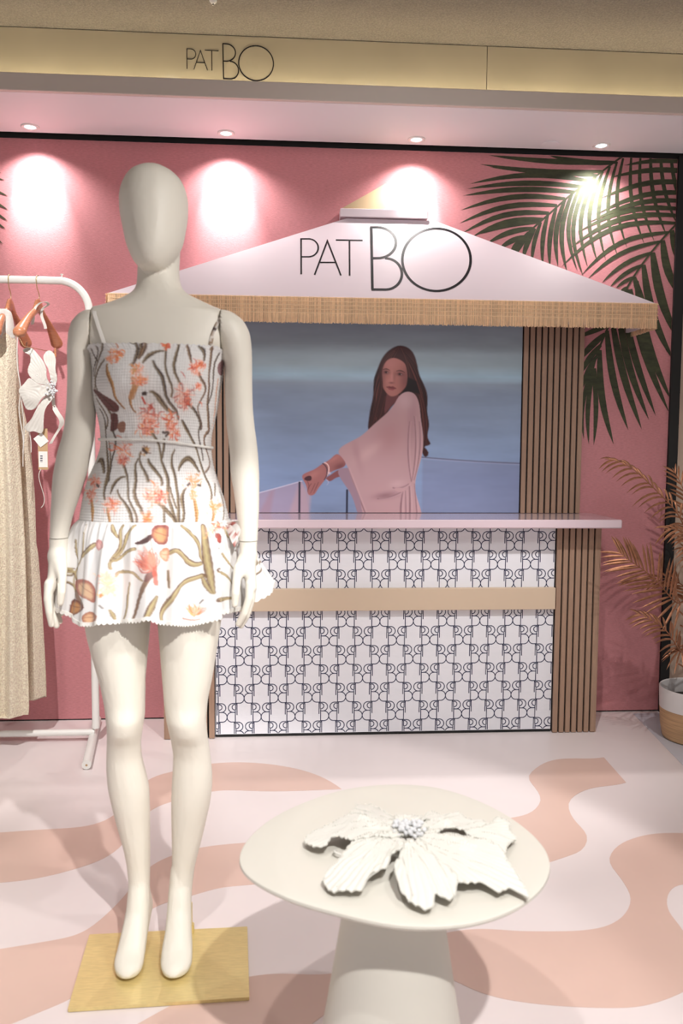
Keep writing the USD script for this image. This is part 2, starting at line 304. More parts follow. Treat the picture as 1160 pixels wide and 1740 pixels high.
for px, py in ((287, 118), (632, 133)):
    q = az(px, py, CEILZ); c = np.array([q[0], 2*PANY-q[1]-.07, CEILZ-.001])
    t = thing('ceiling_lamp', 'round recessed lamp mirrored in the sign panel ' + ('left' if px < 400 else 'right') + ' of its lettering', 'ceiling lamp', c)
    obj('trim_ring', lathe([(.045, .0), (.045, -.006), (.04, -.008), (.03, -.006), (.028, .0)], c, 40), 'lamp_trim', t, smooth=40)
    obj('lens', lathe([(.0005, -.001), (.026, -.001), (.02, -.006), (.0005, -.008)], c, 32), 'lamp_lens', t, smooth=60)
c = az(362, -4, CEILZ)
t = thing('ceiling_sensor', 'small white fitting on the rough ceiling at the top edge', 'sensor', c)
obj('sensor_body', lathe([(.0005, 0), (.014, 0), (.013, -.012), (.008, -.018), (.0005, -.018)], (c[0], c[1], CEILZ-.001), 24), 'lamp_trim', t, smooth=40)
obj('sensor_tip', lathe([(.0005, -.0182), (.003, -.0182), (.003, -.026), (.0005, -.027)], (c[0], c[1], CEILZ-.001), 12), 'chrome', t, smooth=40)
# ================================================================= lettering shapes, drawn once in photo units and laid on a plane
def arc(cx, cy, rx, ry, a0, a1, n=28): a = np.radians(np.linspace(a0, a1, n)); return [(cx+rx*math.cos(t), cy+ry*math.sin(t)) for t in a]
def letter_lines():
    # units: x right, y DOWN, taken from the gable sign
    P = [[(511.5, 466), (511.3, 406), (524, 406)] + arc(524, 421.2, 16.5, 15.2, -90, 90) + [(512, 436.4)]]
    Aa = [[(534.3, 467), (556, 409.5), (579, 468)], [(543.6, 446), (570, 446)]]
    T = [[(570.5, 408), (615.8, 408.6)], [(593.5, 408.5), (593.8, 468.4)]]
    B = [[(630.5, 386.5), (632.5, 491.8)], [(629, 386.3), (641, 386.3)] + arc(641, 412.6, 31.5, 26.2, -90, 90) + [(631.5, 438.8)],
         [(654, 438.8)] + arc(655, 465.5, 27.6, 26.6, -90, 90) + [(631, 492)]]
    O = [arc(741.3, 441.5, 58, 53, 0, 360, 90)]
    return [('P', P, 1.9), ('A', Aa, 1.9), ('T', T, 1.9), ('B', B, 3.3), ('O', O, 3.3)]
def lay_letters(parent, fn, scale, origin, ux, uy, uz, t, wk=1.0):
    """fn maps photo units to local (u, v) of the plane."""
    for nm, lines, w in letter_lines():
        g = unary_union([LineString([fn(*p) for p in ln]).buffer(w*scale*wk/2, cap_style=2, join_style=2, quad_segs=4) for ln in lines])
        obj('letter', onto(extrude(g, t), origin, ux, uy, uz), 'letter_black', parent, label=f'thin black letter {nm}')
# on the lit panel
pa, pb = ay(317, 80, PANY), ay(465, 100, PANY); ks = (pb[0]-pa[0])/(800.5-510.5); zb = ay(382, 134, PANY)[2]
lay_letters(sp, lambda x, y: ((x-510.5)*ks, (492-y)*ks*1.07), ks, (pa[0], PANY-.0002, zb), (1, 0, 0), (0, 0, 1), (0, -1, 0), .0012, 1.0)

# ================================================================= counter
CX0, CX1, CY = -.47, 1.325, 3.45          # outer edges of the two slatted ends, front plane
p0, p1 = ay(366.5, 1150, CY)[0], ay(938, 1100, CY)[0]
TOPB = .872; TOPT = .907
co = thing('counter', 'white monogram-patterned sales counter with slatted wood ends and glossy pink top', 'counter', ((CX0+CX1)/2, CY, 0))
obj('body', bx(CX0+.02, CX1-.02, CY+.012, WALLY-.002, .004, TOPB-.001), 'panel_white', co)
zb0, zb1 = ay(700, 1037, CY-.025)[2], ay(700, 1000, CY-.025)[2]
obj('front_panel', bx(p0, p1, CY-.002, CY+.014, zb1-.01, TOPB-.0005), 'panel_white', co)
obj('front_panel', bx(p0, p1, CY-.002, CY+.014, .012, zb0+.01), 'panel_white', co)
obj('plinth', bx(p0, p1, CY+.0005, CY+.012, 0.001, .012), 'black_paint', co, label='thin black base line')
obj('band', bx(p0+.001, p1-.001, CY-.028, CY-.0015, zb0, zb1, .0015), 'beige_band', co, label='plain beige horizontal band')
obj('countertop', bx(CX0-.07, ay(1057, 890, 3.34)[0], 3.34, WALLY-.003, TOPB, TOPT, .004), 'gloss_top', co, label='glossy pale pink worktop')
for x0, x1 in ((p1+.001, CX1), (CX0, p0-.001)):
    obj('backing', bx(x0+.004, x1-.004, CY-.006, CY+.0115, .004, TOPB-.0005), 'black_paint', co, label='black backing behind the slats')
    n = 7; pitch_ = (x1-x0)/n
    for i in range(n):
        obj('slat', bx(x0+i*pitch_+.0035, x0+(i+1)*pitch_-.0035, CY-.02, CY-.0055, .002, TOPB-.0008, .0012), 'slat_wood', co)
    obj('side_board', bx(x1-.004, x1+.001, CY-.018, WALLY-.004, .002, TOPB-.0008) if x1 > 0.5 else bx(x0-.001, x0+.004, CY-.018, WALLY-.004, .002, TOPB-.0008), 'slat_wood', co)
# monogram print
u = 1/5.524
mono = [[(-8, 0), (-8, 112)], [(-8, 0), (30, 0)] + arc(30, 42, 43, 42, -90, 90) + [(8, 84)], [(4, 10), (4, 62)], [(-8, 10), (12, 10)] + arc(12, 36, 26, 26, -90, 90) + [(4, 62)],
        [(8, 68), (8, 182)], [(8, 84), (40, 84)] + arc(40, 131, 45, 47, -90, 90) + [(5, 178)]]
mono = mono + [[(170-x, y) for x, y in l] for l in mono]
oA = ay(457.15, 903.5, CY); oB = ay(457.15+57.9*4, 903.5, CY); kx = (oB[0]-oA[0])/4/320; oC = ay(457.15, 903.5+32.6*4, CY); kz = (oA[2]-oC[2])/4/180
unit = unary_union([LineString([(x*kx, -y*kz) for x, y in l]).buffer(.0016, quad_segs=2, cap_style=2) for l in mono])
clips = unary_union([sbox(p0+.001-oA[0], zb1-oA[2], p1-.001-oA[0], TOPB-oA[2]), sbox(p0+.001-oA[0], .014-oA[2], p1-.001-oA[0], zb0-oA[2])])
ms = {True: [], False: []}
for r_ in range(-1, 27):
    for c_ in range(-4, 12):
        q = affinity.translate(unit, (c_*320+(r_ % 2)*160)*kx, -r_*180*kz)
        if q.intersects(clips):
            q = q.intersection(clips)
            for g in getattr(q, 'geoms', [q]):
                if g.geom_type == 'Polygon' and g.area > 1e-7: ms[g.centroid.y > zb0+.04-oA[2]].append(trimesh.creation.extrude_polygon(g, .0004, engine='earcut'))
for k, w_ in ((1, 'above'), (0, 'below')):
    obj('monogram_print', onto(cat_(*ms[k]), (oA[0], CY-.002, oA[2]), (1, 0, 0), (0, 0, 1), (0, -1, 0)), 'ink', co, label=f'navy interlocking line monogram print {w_} the band', kind='stuff')

# ================================================================= back panels: slats and poster
PY = 3.665
def slat_panel(x0, x1, lab, ztop):
    t = thing('slat_panel', lab, 'slat panel', ((x0+x1)/2, PY, TOPT)); n = 10; w = (x1-x0)/n
    obj('backing', bx(x0+.003, x1-.003, PY+.012, WALLY-.001, TOPT+.001, ztop), 'black_paint', t, label='black backing behind the slats')
    for i in range(n):
        obj('slat', bx(x0+i*w+.0036, x0+(i+1)*w-.0036, PY, PY+.0125, TOPT+.001, ztop, .0012), 'slat_wood', t)
SX0, SX1 = ay(886.5, 700, PY)[0], ay(991, 700, PY)[0]
slat_panel(SX0, SX1, 'brown vertical slat panel right of the poster, on the counter', 1.74)
LX1 = SX0-1.235
slat_panel(LX1-(SX1-SX0), LX1, 'brown vertical slat panel left of the poster, behind the mannequin\'s arm', 1.74)

# ================================================================= canopy
CFY = 3.44
cxl, cxr = ay(183, 500, CFY)[0], ay(1115, 512, CFY)[0]; zr = ay(650, 507, CFY)[2]
ca = thing('canopy', 'pale pink gable canopy with black lettering and woven straw fringe above the counter', 'canopy', ((cxl+cxr)/2, CFY, zr))
RTY, RTZ = 3.645, None
a0 = np.array([0, CFY, zr]); RTZ = ay(660, 373, RTY)[2]
dirv = np.array([0, RTY-CFY, RTZ-zr]); L_ = np.linalg.norm(dirv); uv = dirv/L_; un = np.cross([1, 0, 0], uv); un = -un if un[1] > 0 else un
def on_roof(px, py):
    p = apl(px, py, a0, un); return p[0], np.dot(p-a0, uv)
tl, tr_ = on_roof(588, 371), on_roof(738, 375)
gab = Polygon([(cxl, 0), (cxr, 0), (tr_[0], tr_[1]), (tl[0], tl[1])])
obj('roof_panel', onto(extrude(gab, .012), a0 - un*.012, (1, 0, 0), uv, un), 'blush_white', ca)
lay_letters(ca, lambda x, y: on_roof(x, y), (on_roof(741, 441)[0]-on_roof(641, 441)[0])/100, a0, (1, 0, 0), uv, un, .0008, 1.3)
s0, s1 = ay(578, 362, 3.63), ay(727, 366, 3.63)
obj('cap_slab', bx(s0[0], s1[0], 3.63, WALLY-.003, ay(650, 369.5, 3.63)[2], ay(650, 355.5, 3.63)[2], .0015), 'blush_white', ca)
zs = ay(650, 355.5, 3.63)[2]; ap = ay(655, 312, 3.68)
v = np.array([(s0[0]+.004, 3.633, zs-.001), (s1[0]-.004, 3.633, zs-.001), (s1[0]-.004, WALLY-.004, zs-.001), (s0[0]+.004, WALLY-.004, zs-.001), (ap[0], 3.68, ap[2]), (ap[0], WALLY-.004, ap[2])])
h = trimesh.convex.convex_hull(v); obj('cap_roof', (h.vertices, h.faces), 'gold_roof', ca, label='small gold hipped roof tip')
obj('rear_frame', cat_(bx(cxl+.01, cxr-.01, CFY+.012, CFY+.03, zr-.085, zr-.004), bx(cxl+.006, cxl+.02, CFY+.012, WALLY-.003, zr-.085, zr-.004), bx(cxr-.02, cxr-.006, CFY+.012, WALLY-.003, zr-.085, zr-.004), bx(cxl+.02, cxr-.02, CFY+.03, WALLY-.003, zr-.02, zr-.008)), 'blush_white', ca)
# straw fringe: bands of separate straws with woven rows
FH = zr - ay(700, 552, CFY-.01)[2]
def fringe(pa, pb, nrm):
    pa, pb, nrm = np.array(pa), np.array(pb), np.array(nrm); L = np.linalg.norm(pb-pa); d = (pb-pa)/L; n = int(L/.0034); out, cols = [], []
    for layer, off in ((0, .002), (1, .0065)):
        for i in range(n):
            c = pa + d*((i+.5+(layer*.5))/n*L); w = .0037*rng.uniform(.8, 1.1); ln = FH*(rng.uniform(.955, 1.0) if layer else rng.uniform(.93, 1.01)); sl = rng.normal(0, .0012)
            zz = np.array([0, .16, .32, .48, .62, .8, 1.0])*ln; bow = np.array([0, .0016, 0, .0016, 0, .001, .0018])*(1 if (i % 2) else -.6)
            P = c - np.outer(zz, [0, 0, 1]) + nrm*(off + bow)[:, None] + d*np.outer(np.r_[0, 0, 0, 0, 0, .5, 1], [sl]).ravel()[:, None]
            out.append(loft(np.stack([P-d*w/2, P+nrm*.0011, P+d*w/2, P-nrm*.0006], 1)))
            base = np.array(S(255, 218, 178)) * rng.uniform(.72, 1.12); cols.append(np.repeat(base[None], len(out[-1][0]), 0))
    for k in range(5):                     # stitched rows
        z = zr - FH*(.03 + .145*k); xs_ = np.linspace(0, L, max(int(L/.008), 2)); P = pa + np.outer(xs_, d); P[:, 2] = z + .0006*np.sin(xs_*900)
        P = P + nrm*(.0088 + .0010*np.sin(xs_*460))[:, None]; out.append(tube(P, .0016, 5)); cols.append(np.repeat(np.array(S(255, 224, 186))[None], len(out[-1][0]), 0))
    return cat_(*out), np.vstack(cols)
for nm, a, b, nn in (('front', (cxl, CFY, zr), (cxr, CFY, zr), (0, -1, 0)), ('side', (cxr, CFY, zr), (cxr, WALLY-.01, zr), (1, 0, 0)), ('side', (cxl, WALLY-.01, zr), (cxl, CFY, zr), (-1, 0, 0))):
    m, c = fringe(a, b, nn); obj('straw_fringe', m, 'straw', ca, smooth=False, col=c, label='woven straw fringe', kind='stuff')
POSTER_GAIN = 1.5
# ================================================================= poster: flat print, colour carried by the vertices of a fine grid
def soft_poly(P, pts, e):
    """Coverage (0..1) of polygon PTS at points P with an edge E wide."""
    pts = np.asarray(pts, float); lo, hi = pts.min(0)-e, pts.max(0)+e
    out = np.zeros(len(P)); k = np.where((P >= lo).all(1) & (P <= hi).all(1))[0]
    if not len(k): return out
    q = P[k]; inside = contains_xy(Polygon(pts).buffer(0), q[:, 0], q[:, 1])
    a, b = pts, np.roll(pts, -1, 0); d = np.full(len(q), 1e9)
    for A_, B_ in zip(a, b):
        ab = B_-A_; t = np.clip(((q-A_)@ab)/max(ab@ab, 1e-12), 0, 1); d = np.minimum(d, np.hypot(*(q-A_-t[:, None]*ab).T))
    out[k] = np.clip(.5 + np.where(inside, d, -d)/e, 0, 1); return out
def soft_line(P, pts, w, e, n=24):
    """Coverage of a stroke along PTS whose width runs through the values W."""
    c = curve(pts, n) if len(pts) > 2 else np.asarray(pts, float); w = np.interp(np.linspace(0, 1, len(c)), np.linspace(0, 1, np.size(w)), np.atleast_1d(w))
    m = w.max()+e; lo, hi = c.min(0)-m, c.max(0)+m; out = np.zeros(len(P)); k = np.where((P >= lo).all(1) & (P <= hi).all(1))[0]
    if not len(k): return out
    q = P[k]; best = np.full(len(q), -1e9)
    for i in range(len(c)-1):
        ab = c[i+1]-c[i]; t = np.clip(((q-c[i])@ab)/max(ab@ab, 1e-12), 0, 1); d = np.hypot(*(q-c[i]-t[:, None]*ab).T)
        best = np.maximum(best, (w[i]+(w[i+1]-w[i])*t)/2 - d)
    out[k] = np.clip(.5+best/e, 0, 1); return out
def soft_blob(P, c, rx, ry, rot=0, pw=1.0):
    t = math.radians(rot); d = P-np.asarray(c, float); x = d[:, 0]*math.cos(t)+d[:, 1]*math.sin(t); y = -d[:, 0]*math.sin(t)+d[:, 1]*math.cos(t)
    return np.exp(-((x/rx)**2+(y/ry)**2)**pw)
def over(C, m, col, a=1.0):
    C += (np.asarray(col)-C)*(m*a)[:, None]

px0, px1, pz0, pz1 = LX1+.002, SX0-.002, TOPT+.002, 1.74
NU, NV = 470, 330
gx, gz = np.meshgrid(np.linspace(px0, px1, NU), np.linspace(pz1, pz0, NV)); 
# print coordinates: units of the photo's 4.46x detail, y down
def pmap(X, Z):
    a, b, c = ay(500, 570, PY), ay(760, 570, PY), ay(500, 880, PY)
    return np.stack([(X-a[0])/(b[0]-a[0])*1160, (a[2]-Z)/(a[2]-c[2])*1383], 1)
P = pmap(gx.ravel(), gz.ravel()); y = P[:, 1]
C = np.zeros((len(P), 3)); sky = [(-200, S(124, 124, 146)), (60, S(128, 128, 146)), (210, S(134, 138, 158)), (290, S(142, 156, 184)), (322, S(140, 150, 178)), (350, S(128, 130, 158)), (420, S(122, 126, 158)), (800, S(126, 134, 176)), (1100, S(118, 126, 172)), (1400, S(112, 116, 156))]
for k in range(3): C[:, k] = np.interp(y, [q[0] for q in sky], [q[1][k] for q in sky])*(.93, 1.16, 1.02)[k]
nz = meshkit.fbm(np.stack([P[:, 0]/260, P[:, 1]/60, P[:, 0]*0], 1), 4, 3); C *= (1+.22*(nz-.5))[:, None]
rightd = np.clip((P[:, 0]-900)/1500, 0, 1); C *= (1-.12*rightd)[:, None]
# boat's pale side, rail and posts
over(C, soft_poly(P, [(-700, 1330), (-700, 1290), (-380, 1225), (60, 1100), (90, 1200), (130, 1420), (-700, 1420)], 8), S(150, 132, 158), .75)
over(C, soft_poly(P, [(-60, 1420), (40, 1110), (60, 1110), (130, 1200), (110, 1420)], 30), S(168, 138, 150), .7)
over(C, soft_poly(P, [(-300, 1420), (-180, 1180), (-150, 1170), (-190, 1420)], 30), S(150, 118, 134), .6)
over(C, soft_line(P, [(-700, 1300), (-380, 1222), (60, 1100)], 7, 5), S(190, 186, 205), .8)
over(C, soft_line(P, [(980, 912), (1300, 935), (1900, 960)], 9, 6), S(84, 74, 96), .8)
over(C, soft_line(P, [(980, 922), (1300, 945), (1900, 970)], 6, 6), S(160, 152, 180), .4)
over(C, soft_poly(P, [(985, 930), (1900, 975), (1900, 1420), (985, 1420)], 20), S(104, 102, 134), .4)
for xx in (42, 406): over(C, soft_line(P, [(xx, 1112 if xx < 100 else 1170), (xx-1, 1420)], 15, 6), S(34, 34, 56))
# hair behind
H1, H2, H3 = S(56, 26, 28), S(30, 14, 18), S(98, 48, 44)
hair = closed_curve([(800, 62), (735, 85), (670, 150), (630, 240), (605, 320), (600, 430), (580, 540), (565, 640), (570, 710), (640, 690), (700, 600), (800, 480), (920, 480), (960, 620), (985, 760), (980, 870), (1010, 912), (1032, 880), (1000, 830), (1045, 812), (1030, 780), (1030, 680), (1015, 560), (1015, 440), (990, 360), (955, 290), (925, 170), (880, 90)], 120)
over(C, soft_poly(P, hair, 10), H1)
for k in range(60):
    x0 = rng.uniform(660, 930); side = x0 > 810
    e = (rng.uniform(960, 1040), rng.uniform(600, 900)) if side else (rng.uniform(565, 650), rng.uniform(560, 700))
    q = [(790+(x0-790)*.3, 80+abs(x0-800)*.2), ((x0+e[0])/2+(45 if side else -35), (200+e[1])/2-60), e]
    m = soft_line(P, q, [3, rng.uniform(4, 9), 2], 4)*np.minimum(1, soft_poly(P, hair, 10)*1.2); over(C, m, (H2 if k % 3 else H3), .55)
# neck, face
skin, sh = S(160, 100, 94), S(100, 54, 56)
over(C, soft_poly(P, [(700, 430), (820, 440), (760, 500), (690, 580), (680, 520)], 12), S(96, 50, 54))
face = closed_curve([(740, 158), (690, 190), (660, 260), (658, 320), (672, 375), (700, 420), (735, 446), (775, 440), (820, 405), (852, 360), (866, 300), (860, 240), (830, 190), (790, 165)], 70)
over(C, soft_poly(P, face, 9), skin)
fm = soft_poly(P, face, 9)
over(C, fm*soft_blob(P, (850, 330), 55, 120), sh, .75); over(C, fm*soft_blob(P, (672, 300), 26, 130), sh, .5); over(C, fm*soft_blob(P, (720, 205), 60, 35), S(168, 108, 106), .5)
over(C, fm*soft_blob(P, (720, 335), 30, 28), S(176, 112, 108), .5); over(C, fm*soft_blob(P, (741, 300), 12, 45), S(180, 118, 114), .6); over(C, fm*soft_blob(P, (738, 345), 20, 7), sh, .8)
over(C, fm*soft_blob(P, (760, 300), 12, 40), sh, .35); over(C, fm*soft_blob(P, (735, 425), 34, 16), S(160, 100, 98), .5)
for ex, ey, w_ in ((698, 265, 22), (803, 278, 26)):
    over(C, fm*soft_blob(P, (ex, ey), w_*1.15, 15, 5), S(78, 40, 46), .85); over(C, fm*soft_blob(P, (ex-2, ey), 9, 8), S(22, 12, 18), 1); over(C, fm*soft_blob(P, (ex+10, ey+3), 5, 4), S(150, 120, 122), .7)
over(C, soft_line(P, [(672, 246), (695, 240), (722, 250)], [4, 9, 4], 5), S(52, 26, 30), .85); over(C, soft_line(P, [(775, 256), (806, 252), (838, 266)], [5, 10, 4], 5), S(52, 26, 30), .85)
over(C, fm*soft_poly(P, [(698, 376), (722, 370), (735, 373), (750, 370), (776, 386), (740, 391)], 5), S(112, 50, 56)); over(C, fm*soft_poly(P, [(700, 379), (740, 388), (776, 387), (750, 402), (720, 398)], 5), S(134, 66, 70)); over(C, soft_line(P, [(698, 377), (736, 384), (776, 387)], [2, 4, 2], 3), S(64, 24, 32), .9)
# strands framing the face
for q, w_ in (([(785, 70), (690, 160), (655, 260), (660, 370), (640, 480), (610, 600), (585, 700)], [10, 30, 22, 26, 34, 30, 8]), ([(800, 70), (850, 180), (872, 280), (872, 360), (850, 430)], [10, 26, 26, 30, 20]), ([(690, 440), (670, 520), (650, 600), (620, 680)], [20, 40, 40, 8])):
    over(C, soft_line(P, q, w_, 9), H1); over(C, soft_line(P, [(a+4, b+6) for a, b in q], [3, 5, 3], 4), H3, .5)
over(C, soft_poly(P, [(865, 300), (930, 330), (960, 430), (900, 415), (850, 418), (800, 440), (850, 380)], 14), S(22, 10, 16))
# far hand, arm, caftan
over(C, soft_poly(P, closed_curve([(245, 1085), (280, 1050), (360, 1020), (372, 1050), (320, 1075), (265, 1100)], 30), 7), S(122, 68, 72))
cloth = closed_curve([(858, 412), (800, 445), (760, 510), (690, 590), (600, 670), (480, 770), (340, 885), (365, 925), (405, 985), (445, 1100), (500, 1220), (550, 1385), (640, 1430), (900, 1440), (975, 1400), (960, 1270), (930, 1130), (950, 1010), (985, 860), (985, 740), (965, 600), (945, 480), (910, 425)], 160)
over(C, soft_poly(P, closed_curve([(350, 1005), (420, 1000), (520, 1220), (620, 1400), (545, 1400), (440, 1210)], 40), 8), S(140, 112, 128))
cm = soft_poly(P, cloth, 7); over(C, cm, S(168, 132, 138))
over(C, cm*soft_blob(P, (900, 620), 40, 260, 3), S(150, 114, 122), .6); over(C, cm*soft_blob(P, (720, 760), 110, 130, 20), S(156, 112, 116), .7); over(C, cm*soft_blob(P, (840, 480), 60, 60), S(180, 148, 156), .7)
over(C, cm*soft_blob(P, (560, 880), 110, 40, -38), S(182, 146, 150), .8); over(C, cm*soft_blob(P, (480, 900), 30, 120, -15), S(150, 112, 118), .5); over(C, cm*soft_blob(P, (700, 1210), 90, 26, -8), S(128, 90, 98), .8); over(C, cm*soft_blob(P, (790, 1120), 60, 30, -10), S(184, 150, 156), .6)
for q, w_ in (([(880, 640), (872, 880), (900, 1100)], [3, 9, 6]), ([(915, 600), (930, 820), (905, 1090)], [3, 10, 6]), ([(955, 640), (960, 880), (920, 1090)], [3, 8, 5]), ([(835, 1180), (822, 1300), (828, 1420)], [6, 16, 14]), ([(885, 1140), (892, 1280), (890, 1420)], [8, 14, 14]), ([(855, 1170), (860, 1300), (862, 1420)], [4, 8, 8]), ([(925, 1120), (940, 1280), (955, 1420)], [4, 8, 8]), ([(760, 1150), (820, 1150), (880, 1120)], [8, 12, 6]), ([(640, 1235), (740, 1220), (820, 1185)], [4, 10, 6]), ([(410, 1000), (480, 1180), (560, 1380)], [4, 9, 8])):
    over(C, cm*soft_line(P, q, w_, 8), S(112, 76, 86), .75); over(C, cm*soft_line(P, [(a+14, b) for a, b in q], w_, 10), S(186, 152, 158), .35)
over(C, soft_poly(P, closed_curve([(770, 1160), (820, 1150), (860, 1165), (830, 1180), (790, 1178)], 30), 6), S(172, 134, 140))
arm = closed_curve([(330, 893), (370, 925), (392, 972), (330, 1010), (270, 1040), (235, 1090), (205, 1130), (180, 1165), (140, 1210), (112, 1205), (100, 1165), (75, 1100), (62, 1062), (95, 1035), (150, 1012), (220, 965), (270, 935)], 110)
over(C, soft_poly(P, arm, 7), S(150, 92, 92))
am = soft_poly(P, arm, 7); over(C, am*soft_blob(P, (350, 985), 60, 28, -25), S(104, 58, 62), .8); over(C, am*soft_blob(P, (300, 930), 60, 16, -32), S(172, 110, 106), .6); over(C, am*soft_blob(P, (150, 1050), 60, 26, -30), S(176, 114, 110), .6)
over(C, soft_poly(P, closed_curve([(78, 1085), (128, 1062), (132, 1090), (100, 1098)], 24), 6), S(52, 26, 40), .9)
for q in ([(132, 1120), (112, 1150), (104, 1185)], [(160, 1120), (142, 1160), (124, 1195)], [(186, 1110), (168, 1150), (150, 1190)], [(100, 1100), (112, 1130), (110, 1160)]): over(C, am*soft_line(P, q, [5, 6, 3], 5), S(98, 52, 58), .8)
over(C, soft_line(P, [(232, 958), (262, 985), (264, 1020), (252, 1055)], [9, 9, 8], 4), S(206, 172, 170)); over(C, soft_line(P, [(218, 966), (248, 1000), (246, 1060), (230, 1090)], [9, 10, 8], 4), S(92, 62, 72)); over(C, soft_blob(P, (270, 1038), 9, 9), S(196, 180, 196), .9)
over(C, soft_line(P, [(248, 1090), (262, 1105), (250, 1130)], [8, 7, 3], 5), S(170, 160, 186), .7)
C = np.clip(C*.88 + .12*C.mean(1, keepdims=True)*np.array([1.03, 1.0, .97]), 0, 1)
q = grid_faces(NV, NU); f = np.vstack([q[:, [0, 1, 2]], q[:, [0, 2, 3]]]); f = f[:, ::-1]
mat('poster_print', (1, 1, 1), .42, cd=True, spec=.3)
po = thing('poster', 'large blue-grey photo poster of a long-haired woman in a pale caftan by water', 'poster', ((px0+px1)/2, PY, TOPT))
obj('poster_sheet', (np.stack([gx.ravel(), np.full(gx.size, PY+.008), gz.ravel()], 1), f), 'poster_print', po, smooth=True, col=C*POSTER_GAIN)
obj('poster_board', bx(px0, px1, PY+.0085, WALLY-.001, pz0, pz1), 'panel_white', po)
# ================================================================= mannequin
mat('mannequin', (.77, .73, .645), .5, ss=None)
mat('gold_plate', (.76, .62, .29), .42, metal=.5, stretch=(3, 40, 3), bump=(12, .12, .001), vary=(14, .10))
def col_fit(z, v): 
    o = np.argsort(z); return PchipInterpolator(np.asarray(z)[o], np.asarray(v)[o], extrapolate=True)
def rows(tab, yc0=None):
    """tab rows: py, xl, xr, yc, df, db -> splines over z of centre x, half width, centre y, front and back depth."""
    z, cx, hw, yc, df, db = [], [], [], [], [], []
    for py, xl, xr, y_, a, b in tab:
        L, Rr = ay(xl, py, y_), ay(xr, py, y_)
        z.append((L[2]+Rr[2])/2); cx.append((L[0]+Rr[0])/2); hw.append((Rr[0]-L[0])/2); yc.append(y_); df.append(a); db.append(b)
    return np.array(z), [col_fit(z, q) for q in (cx, hw, yc, df, db)]
def sweep_rows(tab, nz, nphi=96, ex=2.2, ext=None):
    z, sp = rows(tab); zz = np.linspace(z.max(), z.min(), nz); return loft(ring_at(sp, zz, np.linspace(0, 2*np.pi, nphi, endpoint=False), ex))
def ring_at(sp, zz, ph, ex=2.2):
    zz = np.asarray(zz)
    if zz.ndim == 1: zz = np.repeat(zz[:, None], len(ph), 1)
    cx, hw, yc, df, db = [s_(zz) for s_ in sp]; s, c = np.sin(ph)[None], np.cos(ph)[None]
    X = cx + hw*np.sign(s)*np.abs(s)**(2/ex); d = np.where(c > 0, df, db); Y = yc - d*np.sign(c)*np.abs(c)**(2/ex)
    return np.stack([X, Y, zz], -1)
def man(vf):
    v, f = vf; return m3.Manifold(m3.Mesh(np.asarray(v, np.float32), np.asarray(f, np.uint32)))
def unman(m): a = m.to_mesh(); return np.array(a.vert_properties[:, :3], float), np.array(a.tri_verts)

HEAD = [(284.3, 259, 261, 2.000, .004, .004), (285.5, 248, 273, 2.0, .03, .03), (289, 237, 284, 2.0, .052, .055), (297, 222, 298, 1.998, .072, .076), (309, 212.5, 309, 1.996, .086, .088), (325, 206, 316, 1.994, .094, .096), (341, 203.5, 319, 1.991, .098, .099), (358, 204.2, 319, 1.988, .099, .098),
        (391, 209.5, 315, 1.982, .096, .090), (417, 215.5, 309, 1.974, .090, .076), (436, 223, 300, 1.966, .080, .064), (449, 231, 289, 1.958, .064, .05), (457, 240, 279, 1.952, .044, .035), (461, 249, 270, 1.95, .02, .02), (461.8, 256, 263, 1.95, .004, .004)]
TORSO = [(418, 236, 306, 2.006, .046, .052), (440, 235, 305, 2.003, .047, .052), (463, 234, 304.5, 1.999, .049, .053), (478, 233.5, 306, 1.996, .052, .055), (490, 231, 310.5, 1.993, .055, .058), (498, 225, 318, 1.991, .058, .061), (506, 213, 332, 1.989, .061, .064), (513, 198, 348, 1.987, .064, .067), (519, 181, 361, 1.985, .066, .07), (525, 160, 377, 1.984, .068, .072), (529, 140, 393, 1.983, .07, .073),
         (538, 130, 402, 1.982, .073, .075), (555, 130, 402, 1.98, .079, .08), (575, 130, 400, 1.978, .086, .084), (592, 143, 390, 1.976, .092, .086), (604, 157, 380, 1.975, .096, .086), (632, 161, 376, 1.975, .098, .084), (663, 162, 371, 1.976, .096, .08), (692, 166, 367, 1.978, .088, .077), (715, 171.5, 362, 1.98, .082, .076), (740, 175, 356.5, 1.982, .08, .078), (757, 175.5, 355.5, 1.983, .081, .081), (782, 168, 358, 1.984, .086, .088),
         (817, 153, 367, 1.984, .092, .1), (854, 144, 379, 1.984, .096, .11), (890, 139, 386, 1.984, .097, .116), (930, 138, 387, 1.982, .094, .115), (960, 141, 384, 1.98, .088, .105), (990, 150, 376, 1.975, .075, .08), (1010, 175, 350, 1.97, .05, .05)]
LEGL = [(925, 160, 245, 1.976, .07, .085), (960, 147, 258, 1.972, .085, .096), (1000, 142, 259, 1.968, .087, .092), (1040, 143.5, 256, 1.965, .084, .086), (1065, 146, 254.5, 1.963, .081, .082), (1104, 154.7, 251, 1.96, .075, .075), (1150, 168.5, 247, 1.957, .068, .067), (1195, 178, 246, 1.955, .0635, .060), (1217, 181.2, 245.3, 1.954, .0665, .057), (1236, 182.6, 242.5, 1.956, .062, .055), (1262, 182, 239, 1.964, .0475, .053), (1285, 181.2, 240, 1.971, .044, .054), (1310, 181.5, 246, 1.976, .046, .058), (1340, 184.5, 252.5, 1.981, .048, .06),
        (1365, 190, 253.8, 1.984, .047, .058), (1400, 199, 254.5, 1.988, .043, .053), (1437, 209.5, 255, 1.990, .038, .046), (1473, 216.3, 254.6, 1.992, .0345, .040), (1500, 218.5, 254.2, 1.989, .034, .038), (1520, 218.8, 254, 1.986, .034, .04), (1532, 218.6, 254, 1.984, .034, .042)]
